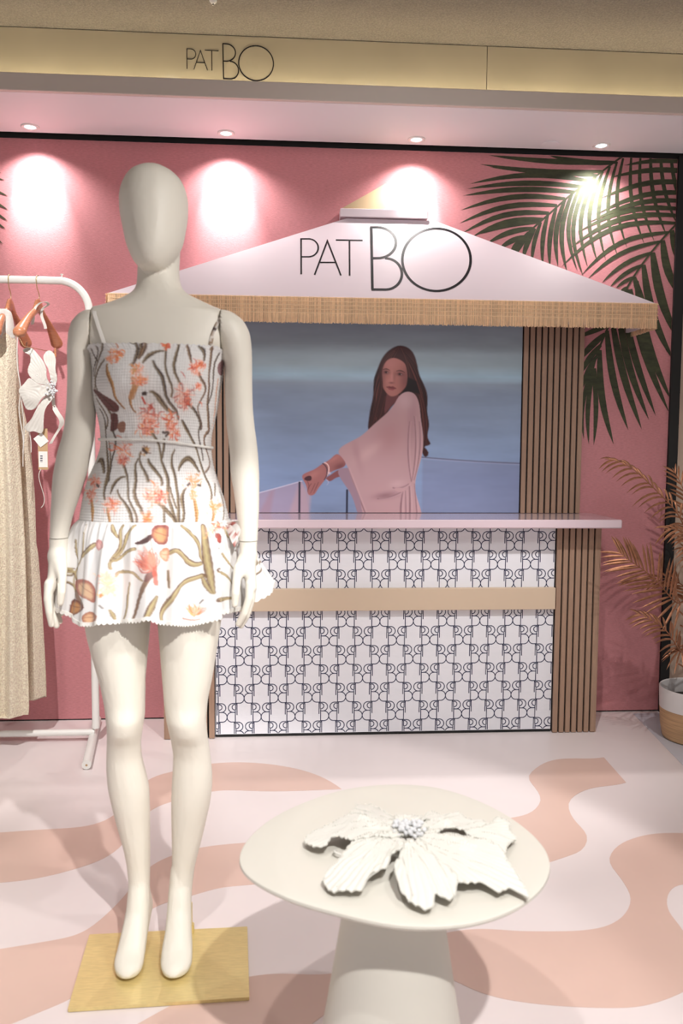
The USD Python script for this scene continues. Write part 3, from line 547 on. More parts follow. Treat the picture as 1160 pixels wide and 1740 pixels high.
LEGR = [(925, 282, 365, 1.976, .07, .085), (960, 266, 378, 1.972, .085, .096), (1000, 265, 381, 1.968, .087, .092), (1040, 267, 378, 1.965, .084, .086), (1065, 269, 374.5, 1.963, .081, .082), (1104, 271.7, 368.7, 1.96, .075, .075), (1150, 276, 361, 1.957, .068, .067), (1195, 279.5, 352.5, 1.955, .0635, .060), (1217, 282.4, 350.6, 1.954, .0665, .057), (1236, 286.5, 350.8, 1.956, .062, .055), (1262, 291.5, 353.8, 1.964, .0475, .053), (1285, 294.5, 357.3, 1.971, .044, .054), (1310, 293.5, 360, 1.976, .046, .058), (1340, 291.5, 360, 1.981, .048, .06),
        (1365, 291, 356.6, 1.984, .047, .058), (1400, 291.3, 349, 1.988, .043, .053), (1437, 292.3, 340, 1.990, .038, .046), (1473, 292, 331, 1.992, .0345, .040), (1500, 290, 327.5, 1.989, .034, .038), (1520, 288, 325.5, 1.986, .034, .04), (1532, 287.5, 325, 1.984, .034, .042)]
# seams where the arms plug in
SEAML, SEAMR = ay(153.2, 560, 1.93)[0], ay(373.6, 555, 1.93)[0]
zT, spT = rows(TORSO)
torso = man(sweep_rows(TORSO, 150)); torso = torso.trim_by_plane((1, 0, 0), float(SEAML)).trim_by_plane((-1, 0, 0), float(-SEAMR))
head = man(sweep_rows(HEAD, 90, 80, 2.05))
def foot(tab, toe):
    """From the ankle down and forward to a rounded mitten toe; rings lie across the path. tab: py, xl, xr, y, z, thickness"""
    C, hw, th = [], [], []
    for xl, xr, py, y_, z_, t in tab:
        C.append([(ay(xl, py, y_)[0]+ay(xr, py, y_)[0])/2, y_, z_]); hw.append((ay(xr, py, y_)[0]-ay(xl, py, y_)[0])/2); th.append(t)
    d = np.r_[0, np.cumsum(np.linalg.norm(np.diff(np.array(C), axis=0), axis=1))]; s = np.linspace(0, d[-1], 44); C = CubicSpline(d, C)(s); hw = PchipInterpolator(d, hw)(s); th = PchipInterpolator(d, th)(s)
    T = np.gradient(C, axis=0); T[:, 0] = 0; T /= np.linalg.norm(T, axis=1)[:, None]; up = np.cross([1, 0, 0], T); a = np.linspace(0, 2*np.pi, 64, endpoint=False)
    R_ = C[:, None] + hw[:, None, None]*(np.sign(np.cos(a))*np.abs(np.cos(a))**.9)[None, :, None]*np.array([1, 0, 0]) + th[:, None, None]*(np.sign(np.sin(a))*np.abs(np.sin(a))**.9)[None, :, None]*up[:, None]
    return man(loft(R_))
FOOTL = [(222, 251, 1498, 1.992, .195, .028), (220, 253, 1515, 1.988, .168, .031), (218.5, 254.2, 1534, 1.982, .142, .0335), (217, 254.5, 1552, 1.972, .121, .0345), (214, 254, 1572, 1.958, .098, .033), (207, 250.5, 1600, 1.928, .069, .029), (200, 247.5, 1625, 1.898, .046, .024), (194.5, 244.5, 1645, 1.874, .033, .0205), (195, 240, 1658, 1.853, .0275, .0175), (199, 233, 1667, 1.841, .0245, .013), (205, 224, 1672, 1.833, .023, .007), (211, 217, 1675, 1.829, .022, .002)]
FOOTR = [(291, 324, 1498, 1.992, .195, .028), (289, 324.5, 1515, 1.988, .168, .031), (287.3, 325, 1534, 1.982, .142, .0335), (286, 325.2, 1552, 1.972, .121, .0345), (284, 325.5, 1572, 1.958, .098, .033), (281, 326, 1600, 1.928, .069, .029), (275.5, 327, 1625, 1.898, .046, .024), (273, 326.5, 1645, 1.874, .033, .0205), (274, 322, 1658, 1.851, .0275, .0175), (278, 314, 1668, 1.838, .0245, .013), (284, 304, 1674, 1.829, .023, .007), (291, 297, 1677, 1.825, .022, .002)]
def ball(c, r): return man(trimesh.creation.icosphere(3).apply_scale(1).vertices*0+0 if False else ((lambda s_: (s_.vertices*np.array(r)+np.array(c), s_.faces))(trimesh.creation.icosphere(3))))
def heel(px, py, y_): c = ay(px, py, y_); return m3.Manifold.batch_hull([ball(c, (.0235, .026, .030)), ball(c+[0, -.035, .06], (.021, .022, .03)), ball(c+[0, -.07, -.03], (.022, .022, .012))])
body = torso + head + man(sweep_rows(LEGL, 130, 72, 2.05)) + man(sweep_rows(LEGR, 130, 72, 2.05)) + foot(FOOTL, 0) + foot(FOOTR, 0) + heel(243, 1537, 2.022) + heel(307, 1537, 2.022)
def polish(m, edge, it=10, keep=None):
    v, f = unman(m.simplify(.0006).refine_to_length(edge)); t = trimesh.Trimesh(v, f, process=False)
    trimesh.smoothing.filter_taubin(t, lamb=.5, nu=.52, iterations=it); return t.vertices, t.faces
bv, bf = polish(body, .007, 48)
mq = thing('mannequin', 'cream faceless display mannequin in a short floral dress on a gold base plate', 'mannequin', (ay(285, 1640, 1.90)[0], 1.90, 0))
obj('body', (bv, bf), 'mannequin', mq, smooth=True)

# arms
ARML = [(526.5, 158, 164, 1.974, .006, .006), (528, 147, 172, 1.974, .026, .026), (531, 141, 184, 1.974, .036, .036), (536, 133.5, 190, 1.974, .045, .044), (542, 128, 190, 1.974, .05, .05), (550, 122.5, 188, 1.973, .054, .054), (563, 118.6, 184, 1.973, .056, .056), (581, 116.8, 170, 1.972, .055, .055), (600, 116, 159, 1.971, .052, .053), (620, 116, 159.5, 1.97, .049, .051), (638, 116, 161.5, 1.97, .047, .049), (672, 115, 162, 1.97, .044, .046), (707, 112.4, 162, 1.97, .041, .043), (741, 106.5, 159.5, 1.968, .039, .041), (767, 98.8, 154.5, 1.965, .039, .04), (800, 92, 148, 1.96, .039, .038),
        (830, 89, 139, 1.955, .037, .035), (850, 88, 132.5, 1.951, .034, .032), (870, 86.7, 125.5, 1.947, .031, .029), (890, 86, 120, 1.943, .028, .026), (913.4, 85, 115, 1.938, .025, .023)]
ARMR = [(526.5, 372, 378, 1.974, .006, .006), (528, 362, 386, 1.974, .026, .026), (531, 352, 395, 1.974, .036, .036), (536, 346, 403, 1.974, .045, .044), (542, 346, 410.5, 1.974, .05, .05), (550, 348, 416.5, 1.973, .054, .054), (560, 351, 421.7, 1.973, .056, .056), (574, 362, 425.5, 1.972, .055, .055), (590, 371, 427.3, 1.971, .053, .053), (607, 376, 428, 1.97, .050, .051), (621, 381, 428.2, 1.97, .048, .049), (655, 382, 428.4, 1.97, .045, .047), (690, 383.2, 429.3, 1.97, .042, .044), (724, 385, 432.3, 1.968, .04, .042), (747, 388, 435.5, 1.966, .039, .041), (776, 390.5, 438.5, 1.962, .039, .039), (800, 391.5, 440, 1.959, .039, .038),
        (835, 397, 440.3, 1.953, .036, .034), (870, 401.5, 439.8, 1.947, .031, .029), (900, 404.3, 438.3, 1.941, .027, .025), (918, 405.3, 437.5, 1.938, .025, .023)]
def arm(tab, seam, sgn):
    m = man(sweep_rows(tab, 120, 64, 2.1)); zc = ay(160, 600, 1.97)[2]
    cut = m3.Manifold.cube((.3, .4, 1.0)).translate((seam-.3 if sgn > 0 else seam, 1.77, zc))
    return unman(m - cut)
obj('arm', arm(ARML, SEAML-.0012, -1), 'mannequin', mq, smooth=40)
obj('arm', arm(ARMR, SEAMR+.0012, 1), 'mannequin', mq, smooth=40)

# hands: a smooth blend of tapered capsules, meshed by surface nets
def surface_nets(vals, o, h):
    s = vals < 0; nx, ny, nz = vals.shape; acc = np.zeros((nx-1, ny-1, nz-1, 3)); cnt = np.zeros((nx-1, ny-1, nz-1))
    base = np.stack(np.meshgrid(*(np.arange(k) for k in (nx-1, ny-1, nz-1)), indexing='ij'), -1)
    sl = lambda d, n: slice(d, n-1+d)
    for ax_ in range(3):
        oth = [k for k in range(3) if k != ax_]
        for da in (0, 1):
            for db in (0, 1):
                lo = [0, 0, 0]; lo[oth[0]] = da; lo[oth[1]] = db; hi = list(lo); hi[ax_] = 1
                A_ = vals[sl(lo[0], nx), sl(lo[1], ny), sl(lo[2], nz)]; B_ = vals[sl(hi[0], nx), sl(hi[1], ny), sl(hi[2], nz)]
                x = (A_ < 0) != (B_ < 0); t = np.where(x, A_/np.where(x, A_-B_, 1), 0); p = np.zeros(acc.shape) + lo; p[..., ax_] += t
                acc += np.where(x[..., None], p, 0); cnt += x
    has = cnt > 0; idx = -np.ones(cnt.shape, int); idx[has] = np.arange(has.sum()); V = o + h*(base[has] + acc[has]/cnt[has][:, None]); F = []
    for ax_ in range(3):
        oth = [k for k in range(3) if k != ax_]; a = np.moveaxis(s, ax_, 0); e = a[:-1] != a[1:]; flip = a[:-1]; ii = np.moveaxis(idx, ax_, 0)
        e = e[:, 1:-1, 1:-1]; fl_ = flip[:, 1:-1, 1:-1]; k = np.argwhere(e)
        if not len(k): continue
        q = np.stack([ii[k[:, 0], k[:, 1], k[:, 2]], ii[k[:, 0], k[:, 1]+1, k[:, 2]], ii[k[:, 0], k[:, 1]+1, k[:, 2]+1], ii[k[:, 0], k[:, 1], k[:, 2]+1]], 1)
        w = fl_[k[:, 0], k[:, 1], k[:, 2]] ^ (ax_ == 1); q[~w] = q[~w][:, ::-1]; F.append(q)
    q = np.vstack(F); t = trimesh.Trimesh(V, np.vstack([q[:, [0, 1, 2]], q[:, [0, 2, 3]]]), process=False); trimesh.smoothing.filter_taubin(t, iterations=6)
    f = t.faces if t.volume > 0 else t.faces[:, ::-1]; return np.array(t.vertices), np.array(f)
def caps_field(chains, lo, hi, h, k=.005):
    g = [np.arange(lo[i], hi[i], h) for i in range(3)]; Pt = np.stack(np.meshgrid(*g, indexing='ij'), -1); tot = None
    for ch, kk in chains:
        d = None
        for (a, ra), (b, rb) in zip(ch[:-1], ch[1:]):
            a, b = np.asarray(a), np.asarray(b); ab = b-a; t = np.clip(((Pt-a)@ab)/(ab@ab), 0, 1); q = np.linalg.norm(Pt-a-t[..., None]*ab, axis=-1)-(ra+(rb-ra)*t); d = q if d is None else np.minimum(d, q)
        if tot is None: tot = d
        else:
            hh = np.clip(.5+.5*(tot-d)/kk, 0, 1); tot = tot + (d-tot)*hh - kk*hh*(1-hh)
    return tot, np.array(lo), h
def hand(wrist, knuckles, thumb):
    """wrist: (px, py, y); chains of (px, py, y, r)"""
    c3 = lambda q: (ay(q[0], q[1], q[2]), q[3]); ch = [([c3(q) for q in w], .012) for w in wrist] + [([c3(q) for q in k], .0035) for k in knuckles] + [([c3(q) for q in thumb], .008)]
    allp = np.array([p for c, _ in ch for p, r in c]); lo, hi = allp.min(0)-.03, allp.max(0)+.03; hi[2] = max(hi[2], 0)
    v, o, h = caps_field(ch, lo, hi, .0021); return surface_nets(v, o, h)
HL = hand([[(100, 900, 1.936, .0215), (99.5, 930, 1.934, .0195), (97.5, 945, 1.934, .0175)], [(97, 945, 1.925, .0165), (93, 975, 1.92, .0135), (86, 998, 1.918, .0115)], [(96, 945, 1.94, .0165), (93, 975, 1.95, .015), (87, 1000, 1.955, .0115)], [(101, 948, 1.92, .013), (104, 968, 1.912, .010)]],
          [[(84, 992, 1.914, .0112), (81.5, 1018, 1.91, .0095), (84, 1040, 1.912, .0085), (87.5, 1061, 1.92, .0068)], [(83, 996, 1.93, .0108), (83.5, 1022, 1.928, .0095), (89, 1046, 1.93, .0085), (96, 1063, 1.936, .0068)], [(85, 996, 1.948, .0105), (88, 1022, 1.95, .0092), (96, 1044, 1.952, .0082), (101.5, 1056, 1.957, .0066)], [(88, 993, 1.964, .0095), (93, 1014, 1.968, .0082), (100, 1032, 1.97, .0072), (104, 1043, 1.974, .006)]],
          [(103.5, 958, 1.916, .0125), (105.5, 982, 1.905, .0098), (104.5, 1006, 1.900, .0092), (102.5, 1024, 1.902, .0074)])
HR = hand([[(421.5, 905, 1.936, .0215), (421.5, 930, 1.934, .0195), (422, 945, 1.934, .0175)], [(421.5, 945, 1.925, .0165), (424, 975, 1.92, .0135), (428, 998, 1.918, .0108)], [(422, 945, 1.94, .0165), (424, 975, 1.95, .0148), (427.5, 1000, 1.955, .0112)], [(412, 955, 1.922, .013), (407, 972, 1.914, .0105)]],
          [[(425, 992, 1.914, .0108), (423.5, 1016, 1.91, .0094), (415.5, 1042, 1.912, .0082), (405, 1060, 1.92, .0066)], [(427, 994, 1.93, .0105), (426, 1020, 1.928, .0092), (418.5, 1046, 1.932, .0082), (409.5, 1063, 1.94, .0066)], [(428, 994, 1.948, .0102), (427, 1018, 1.95, .009), (421, 1040, 1.954, .008), (415, 1055, 1.96, .0064)], [(428, 992, 1.964, .0095), (428, 1010, 1.968, .0082), (424.5, 1028, 1.972, .0072), (421, 1040, 1.976, .006)]],
          [(405.5, 966, 1.916, .0115), (402, 986, 1.905, .0096), (400.3, 1008, 1.900, .0092), (398.6, 1027, 1.902, .0072)])
zl, zr_ = ay(100, 914.8, 1.936)[2], ay(421, 919.4, 1.936)[2]
for vf, zc in ((HL, zl), (HR, zr_)):
    m = man(vf); m = m.trim_by_plane((0, 0, -1), float(-zc)) if m.status() == m3.Error.NoError else m
    obj('hand', unman(m), 'mannequin', mq, smooth=35)
# base plate: its four corners on the floor
B4 = np.array([az(*p, .004)[:2] for p in ((115, 1718), (423.5, 1698), (420, 1577.5), (152, 1591))])
bp = extrude(Polygon(B4).buffer(-.002).buffer(.002, join_style=1), .0075)
obj('base_plate', onto(bp, (0, 0, .0015), (1, 0, 0), (0, 1, 0), (0, 0, 1)), 'gold_plate', mq, label='brushed gold rectangular base plate')
q = ay(327, 1560, 2.01); rd = [np.array([q[0]-.006, 2.022, z_]) for z_ in (.009, .05, .085)]
obj('ankle_rod', cat_(tube(rd, .0045, 12), tube([rd[0], rd[0]+[0, 0, .022]], .009, 16)), 'gold_plate', mq, smooth=40, label='gold support rod behind the ankle')
# ================================================================= dress
mat('dress_print', (1, 1, 1), .8, cd=True, sheen=.2)
mat('dress_white', (.80, .78, .74), .8, bump=(300, .3, .001))
dr = thing('dress', 'white mini dress with coral flower and olive stem print, worn by the mannequin', 'dress', (ay(265, 890, 1.98)[0], 1.98, ay(265, 890, 1.98)[2]))
zSEAM = ay(262, 888, 1.885)[2]; sq = math.sqrt
def bust(ph, zz):
    zb = ay(262, 647, 1.87)[2]; g = np.exp(-((zz-zb)/np.where(zz > zb, .055, .042))**2); p = (ph+np.pi) % (2*np.pi)-np.pi
    return g*(.026*np.exp(-((p-.62)/.42)**2)+.026*np.exp(-((p+.62)/.42)**2)+.012*np.exp(-(p/.5)**2))
def dress_surf(ph, zz, off=.0045):
    """Points of the bodice at angle PH (0 = front) and height ZZ, arrays of one shape."""
    cx, hw, yc, df, db = [s_(zz) for s_ in spT]; hw = hw-.001; s, c = np.sin(ph), np.cos(ph); ex = 2.25
    d = np.where(c > 0, df, db); nx, ny = np.sign(s)*np.abs(s)**(2/ex), np.sign(c)*np.abs(c)**(2/ex)
    return np.stack([cx+(hw+off)*nx, yc-(d+off+bust(ph, zz)*(c > 0))*ny, zz], -1)
NPH, NZ = 600, 300
ph = np.linspace(-np.pi, np.pi, NPH, endpoint=False)
ztop = np.interp(np.abs(ph), [0, .5, .95, 1.25, 1.6, 2.2, 3.2], [ay(265, 583.5, 1.88)[2], ay(265, 583.5, 1.88)[2], ay(176, 584, 1.90)[2], ay(160, 594, 1.93)[2], ay(155, 606, 1.98)[2], ay(155, 612, 1.98)[2], ay(155, 612, 1.98)[2]])
v01 = np.linspace(0, 1, NZ)[:, None]; ZZ = ztop[None]*(1-v01)+(zSEAM-.002)*v01; PH = np.repeat(ph[None], NZ, 0)
rib = .0003*np.sin(PH*150)*(1) + .0004*np.sin(ZZ*2*np.pi/.0062 + .6*np.sin(PH*9)) + .0012*(meshkit.noise(np.stack([PH*16, ZZ*60, ZZ*0], -1), 5)-.5)
XB = dress_surf(PH, ZZ, .005+rib)
topb = np.clip(1-v01*26, 0, 1); XB[..., 2] += (.0012*np.sin(PH*75))*topb
# skirt
NPS, NZS = 760, 190
phs = np.linspace(-np.pi, np.pi, NPS, endpoint=False); w = np.linspace(0, 1, NZS)[:, None]; PS = np.repeat(phs[None], NZS, 0)
hL, hR = ay(113, 1058, 1.97)[0], ay(402, 1058, 1.97)[0]
top = dress_surf(phs, np.full(NPS, zSEAM), .006)
s, c = np.sin(phs), np.cos(phs); hx = (hL+hR)/2 + (hR-hL)/2*np.sign(s)*np.abs(s)**.92; hy = 1.975-np.where(c > 0, .138, .165)*np.sign(c)*np.abs(c)**.92
fold = .5*np.sin(phs*9+.6)+.45*np.sin(phs*14+2.0+.8*np.sin(phs*2))+.3*np.sin(phs*23+1.1*np.sin(phs*3))
flare = np.exp(-((phs-1.95)/.28)**2); flare2 = np.exp(-((phs+1.9)/.3)**2)
rad = np.stack([s, -c], 1)
hemz = ay(262, 1057, 1.84)[2] + .006*np.cos(phs*5+.5) + .004*fold + .047*flare + .01*flare2 + .012*(1-c)/2 - .004*np.exp(-((phs+.9)/.3)**2) + .006*np.exp(-((phs-.05)/.06)**2)
hem = np.stack([hx, hy, hemz], 1); hem[:, :2] += rad*(fold*.019 + flare*.115 + flare2*.012)[:, None]
ww = w**.82
XS = np.stack([top[None, :, k]*(1-ww)+hem[None, :, k]*ww for k in range(2)]+[zSEAM*(1-w)+hem[None, :, 2]*w], -1)
gath = (.0035*np.sin(phs*62+2*np.sin(phs*5))+.0028*np.sin(phs*41+1))[None]*np.exp(-w*5.5)*np.clip(w*14, 0, 1) + .010*np.sin(np.pi*np.clip(w*1.5, 0, 1))*np.exp(-w*3) + (fold[None]*.009)*np.sin(np.pi*w)
XS[..., :2] += rad[None]*gath[..., None]

# ---- print: strokes given where the photo shows them, then fixed to the cloth's own coordinates
def proj(X): d = X-EYE; k = d@c_f; return np.stack([580+FPX*(d@c_r)/k, 870-FPX*(d@c_u)/k], -1)
from scipy.spatial import cKDTree
class Cloth:
    def __init__(s_, X, ph, R, V):
        s_.X, s_.U, s_.V = X, np.repeat((ph*R)[None], X.shape[0], 0), V
        fr = np.abs(ph) < 1.5; s_.k = cKDTree(proj(X[:, fr].reshape(-1, 3))); s_.u, s_.v = s_.U[:, fr].ravel(), s_.V[:, fr].ravel()
        half = np.pi*R/2; u = s_.U.copy(); m = np.abs(u) > half; u[m] = (u[m] - np.sign(u[m])*np.pi*R); s_.P = np.stack([u.ravel(), s_.V.ravel()], 1)
        s_.C = np.tile(np.array(S(220, 218, 217)), (s_.P.shape[0], 1)); s_.m = .00138
    def at(s_, pts): _, i = s_.k.query(np.asarray(pts, float)); return np.stack([s_.u[i], s_.v[i]], 1)
    def line(s_, pts, w, col, a=1.0, e=1.6, n=26): over(s_.C, soft_line(s_.P, s_.at(curve(pts, n) if len(pts) > 2 else pts), np.atleast_1d(w)*s_.m, e*s_.m, n), col, a)
    def poly(s_, pts, col, a=1.0, e=1.6): over(s_.C, soft_poly(s_.P, s_.at(closed_curve(pts, 40)), e*s_.m), col, a)
    def blob(s_, c, rx, ry, col, a=1.0, rot=0): over(s_.C, soft_blob(s_.P, s_.at([c])[0], rx*s_.m, ry*s_.m, rot), col, a)
    def flower(s_, c, r, pal, n=34, ang=None, spread=math.pi, halo=.35):
        c = np.array(c, float); s_.blob(c, r*.75, r*.75, S(244, 205, 190), halo)
        for _ in range(n):
            a = (ang if ang is not None else 0) + rng.uniform(-spread, spread); r0, r1 = r*rng.uniform(0, .35), r*rng.uniform(.55, 1.1); d = np.array([math.cos(a), math.sin(a)]); b = np.array([-d[1], d[0]])*rng.normal(0, r*.12)
            if ang is None and rng.random() < .55:
                q = c+rng.normal(0, r*.42, 2); t = rng.uniform(0, 6.28); d = np.array([math.cos(t), math.sin(t)])*r*rng.uniform(.15, .32); b = np.array([-d[1], d[0]])*rng.uniform(-.8, .8)
                s_.line([q-d, q+b, q+d], [1.0, rng.uniform(1.8, 3.4), 1.0], pal[rng.integers(len(pal))], rng.uniform(.5, .95), 1.5, 6)
            else: s_.line([c+d*r0, c+d*(r0+r1)/2+b, c+d*r1*.9], [1.6, rng.uniform(1.6, 3.2), .8], pal[rng.integers(len(pal))], rng.uniform(.45, .85), 1.6, 8)
OL, DK, BR, WN, YO, TN = S(112, 92, 68), S(70, 54, 50), S(124, 84, 62), S(108, 68, 66), S(196, 184, 134), S(196, 150, 98)
CO, OR, RD, PK = S(226, 116, 84), S(236, 152, 96), S(196, 78, 66), S(240, 178, 160)
FL = [CO, OR, PK, RD, CO]; FW = [S(176, 92, 88), CO, RD, PK]
BD = Cloth(XB, ph, .15, ZZ)
def k1(*p): return [(150+x/4.833, 570+y_/4.833) for x, y_ in p]
def k2(*p): return [(150+x/4.833, 720+y_/4.833) for x, y_ in p]
def stem(cl, pts, w, col=OL, dark=DK):
    w = np.atleast_1d(w)*1.0; cl.line(pts, w+.5, col, .95, 2.4); cl.line([(x+.9, y_+.2) for x, y_ in pts], w*.45, dark, .85); cl.line([(x-.8, y_) for x, y_ in pts], w*.25, S(176, 158, 122), .5)
for p, w_, col in ((k1((120, 60), (95, 160), (60, 270), (55, 380), (80, 470), (130, 560), (190, 650)), [2, 3, 3, 4, 5, 4], OL), (k1((70, 90), (75, 160), (50, 250), (45, 330)), [2, 3, 2], DK), (k1((25, 110), (50, 170), (75, 210)), [2, 3], DK), (k1((130, 200), (85, 270), (60, 350), (55, 440)), [2, 4, 3], OL),
    (k1((345, 55), (395, 75), (400, 140), (375, 215), (360, 250)), [2, 4, 5, 3], DK), (k1((430, 55), (432, 110), (405, 180)), [4, 6, 2], DK), (k1((470, 60), (455, 120), (410, 190)), [3, 5, 2], BR), (k1((615, 128), (540, 140), (480, 180), (448, 220)), [2, 4, 5, 2], OL), (k1((632, 75), (632, 200), (640, 300), (675, 390), (680, 500)), [3, 2.4, 3, 3], OL), (k1((530, 210), (560, 270), (610, 350), (630, 460), (660, 540), (720, 620), (735, 690)), [2, 5, 5, 4, 5, 3], DK),
    (k1((740, 80), (715, 180), (705, 280), (735, 360), (755, 400)), [3, 5, 4, 3], OL), (k1((810, 80), (830, 150), (845, 220)), [3, 5, 2], BR), (k1((905, 90), (940, 120), (950, 200)), [2, 6, 4], DK), (k1((1010, 100), (1005, 200), (990, 310), (990, 420), (980, 560), (985, 680), (990, 770)), [5, 6, 3, 5, 6, 8, 6], BR), (k1((1075, 150), (1035, 240), (1025, 360), (1010, 480), (980, 560)), [4, 4, 3, 3], DK), (k1((1065, 360), (1050, 480), (1040, 600), (1020, 740)), [2, 3, 2, 2], OR),
    (k1((515, 460), (560, 490), (610, 560), (700, 630)), [3, 8, 7, 3], OL), (k1((910, 310), (935, 370), (960, 420), (930, 520), (900, 590), (920, 690), (925, 770)), [4, 5, 3, 2, 2.5, 3], BR), (k1((810, 550), (860, 600), (905, 680), (920, 770)), [5, 4, 3], DK), (k1((770, 700), (800, 750), (820, 790)), [3, 4], DK), (k1((60, 490), (110, 590), (150, 660), (140, 770)), [2, 3, 3], OL), (k1((90, 600), (130, 680), (140, 770)), [2, 3], DK)): stem(BD, p, w_, col)
BD.poly(k1((45, 440), (70, 450), (130, 490), (180, 520), (250, 610), (230, 630), (180, 620), (130, 570), (90, 520)), WN); BD.poly(k1((190, 640), (230, 640), (245, 690), (235, 770), (190, 790), (185, 700)), WN); BD.poly(k1((250, 720), (290, 705), (305, 760), (285, 800), (255, 790)), S(150, 108, 92))
for p in (k1((70, 460), (150, 540), (230, 620)), k1((215, 640), (205, 720), (210, 790))): BD.line(p, 2, DK, .7)
for p in (k1((155, 240), (165, 330), (200, 420), (215, 490), (260, 560), (300, 600)), k1((360, 350), (385, 420), (350, 490), (345, 550), (390, 630))):
    BD.line(p, [4, 8, 7, 5, 3, 2], TN); BD.line([(x-1.2, y_) for x, y_ in p], [2, 3, 2], BR, .8)
BD.poly(k1((360, 330), (405, 390), (400, 450), (355, 530), (335, 520), (350, 440)), S(190, 138, 96), .8)
for c_, r_, pal in (((230, 150), 15, [OR, CO, S(206, 130, 90)]), ((180, 195), 9, [OR, PK]), ((400, 280), 15, [OR, PK, TN]), ((430, 360), 14, [CO, PK, OR]), ((890, 260), 17, [RD, CO, S(240, 120, 60), PK]), ((930, 240), 8, FL), ((780, 470), 22, FW), ((790, 560), 15, FW), ((490, 640), 22, FW), ((510, 740), 20, FL), ((670, 700), 18, FL), ((640, 80), 8, FL), ((905, 420), 8, [PK, CO])): BD.flower(k1(c_)[0], r_, pal)
BD.poly(k1((1060, 270), (1110, 200), (1120, 300), (1090, 330)), S(120, 66, 70), .9); BD.poly(k1((440, 470), (480, 465), (480, 485), (440, 488)), DK); BD.line(k1((440, 510), (470, 560)), 3, RD)
for p, w_, col in ((k2((135, 0), (145, 120), (160, 300), (155, 430), (130, 540), (135, 620)), [4, 3, 4, 5, 6, 3], OL), (k2((165, 130), (180, 260), (175, 380), (150, 500)), [2, 3, 3], OL), (k2((195, 60), (225, 150), (205, 250), (180, 370), (165, 470)), [3, 4, 3, 3], DK), (k2((75, 310), (105, 300), (125, 350), (130, 400)), [6, 9, 4], OL), (k2((300, 435), (240, 460), (200, 520), (180, 575)), [2, 5, 5, 2], OL), (k2((285, 330), (310, 400), (325, 520), (330, 610), (380, 720), (395, 810)), [4, 2.5, 2.5, 3], OL), (k2((240, 545), (265, 610), (320, 680), (350, 760), (360, 810)), [2, 3, 5, 4], OL),
    (k2((405, 290), (385, 350), (390, 460), (380, 570), (400, 640), (445, 735)), [2, 4, 4, 5, 3], OL), (k2((430, 230), (430, 330), (470, 410), (490, 470)), [2, 3, 3], OL), (k2((490, 290), (520, 350), (580, 420), (605, 500)), [2, 5, 4, 3], OL), (k2((510, 40), (545, 110), (580, 180), (600, 300), (650, 440), (655, 560), (680, 680), (720, 800)), [4, 3, 3, 5, 5, 5, 4], OL), (k2((620, 130), (615, 220), (605, 280)), [3, 4, 2], OL), (k2((670, 520), (690, 600), (720, 690)), [2, 3, 2], OL), (k2((710, 215), (685, 330), (710, 430), (730, 560), (740, 700), (740, 830)), [2, 5, 4, 5, 5], OL),
    (k2((540, 610), (620, 690), (700, 780), (720, 820)), [3, 6, 6, 3], OL), (k2((800, 530), (770, 620), (780, 700), (765, 820)), [2, 7, 4, 4], OL), (k2((780, 0), (830, 90), (880, 190), (920, 320), (960, 440), (1000, 520), (1005, 620)), [4, 5, 4, 5, 6, 4], OL), (k2((925, 0), (905, 100), (930, 220), (940, 300)), [3, 3, 3], DK), (k2((740, 385), (770, 320), (820, 285), (870, 330), (910, 390)), [2, 7, 9, 8, 3], OL), (k2((990, 60), (950, 130), (970, 220), (960, 400)), [8, 4, 3, 3], BR), (k2((1040, 490), (1035, 590)), [3, 3], OL), (k2((1080, 560), (1110, 680), (1100, 820)), [2, 3, 2], OL), (k2((620, 680), (625, 820)), [2, 3], OL)): stem(BD, p, w_, col)
for p in (k2((865, 610), (885, 700), (885, 815)), k2((25, 620), (35, 720), (35, 810)), k2((1010, 640), (1030, 740), (1010, 820)), k2((160, 700), (175, 800))): BD.line(p, [6, 8, 4], TN); BD.line([(x-1, y_) for x, y_ in p], 2, BR, .6)
for c_, r_, pal in (((290, 220), 22, FL), ((285, 300), 12, FW), ((700, 70), 18, FL), ((540, 590), 22, [CO, OR, RD, PK]), ((600, 600), 12, FW), ((860, 480), 17, [OR, PK, TN]), ((860, 590), 10, [PK, OR]), ((190, 660), 18, [OR, PK, CO]), ((480, 770), 14, [CO, PK, OR]), ((60, 480), 14, [PK, CO]), ((30, 580), 14, [CO, PK]), ((1040, 680), 15, [PK, OR]), ((470, 30), 16, FL), ((470, 215), 8, [BR, TN])): BD.flower(k2(c_)[0], r_, pal)
for p in (k2((615, 70), (660, 80), (640, 100)), k2((70, 500), (85, 515)), k2((830, 490), (815, 505)), k2((900, 505), (920, 510)), k2((450, 205), (480, 240))): BD.line(p, 4, DK, .9, n=6)
q = grid_faces(NZ, NPH, True); fB = np.vstack([q[:, [0, 1, 2]], q[:, [0, 2, 3]]])[:, ::-1]
obj('bodice', (XB.reshape(-1, 3), fB), 'dress_print', dr, smooth=True, col=BD.C, label='smocked bodice with flower and stem print')

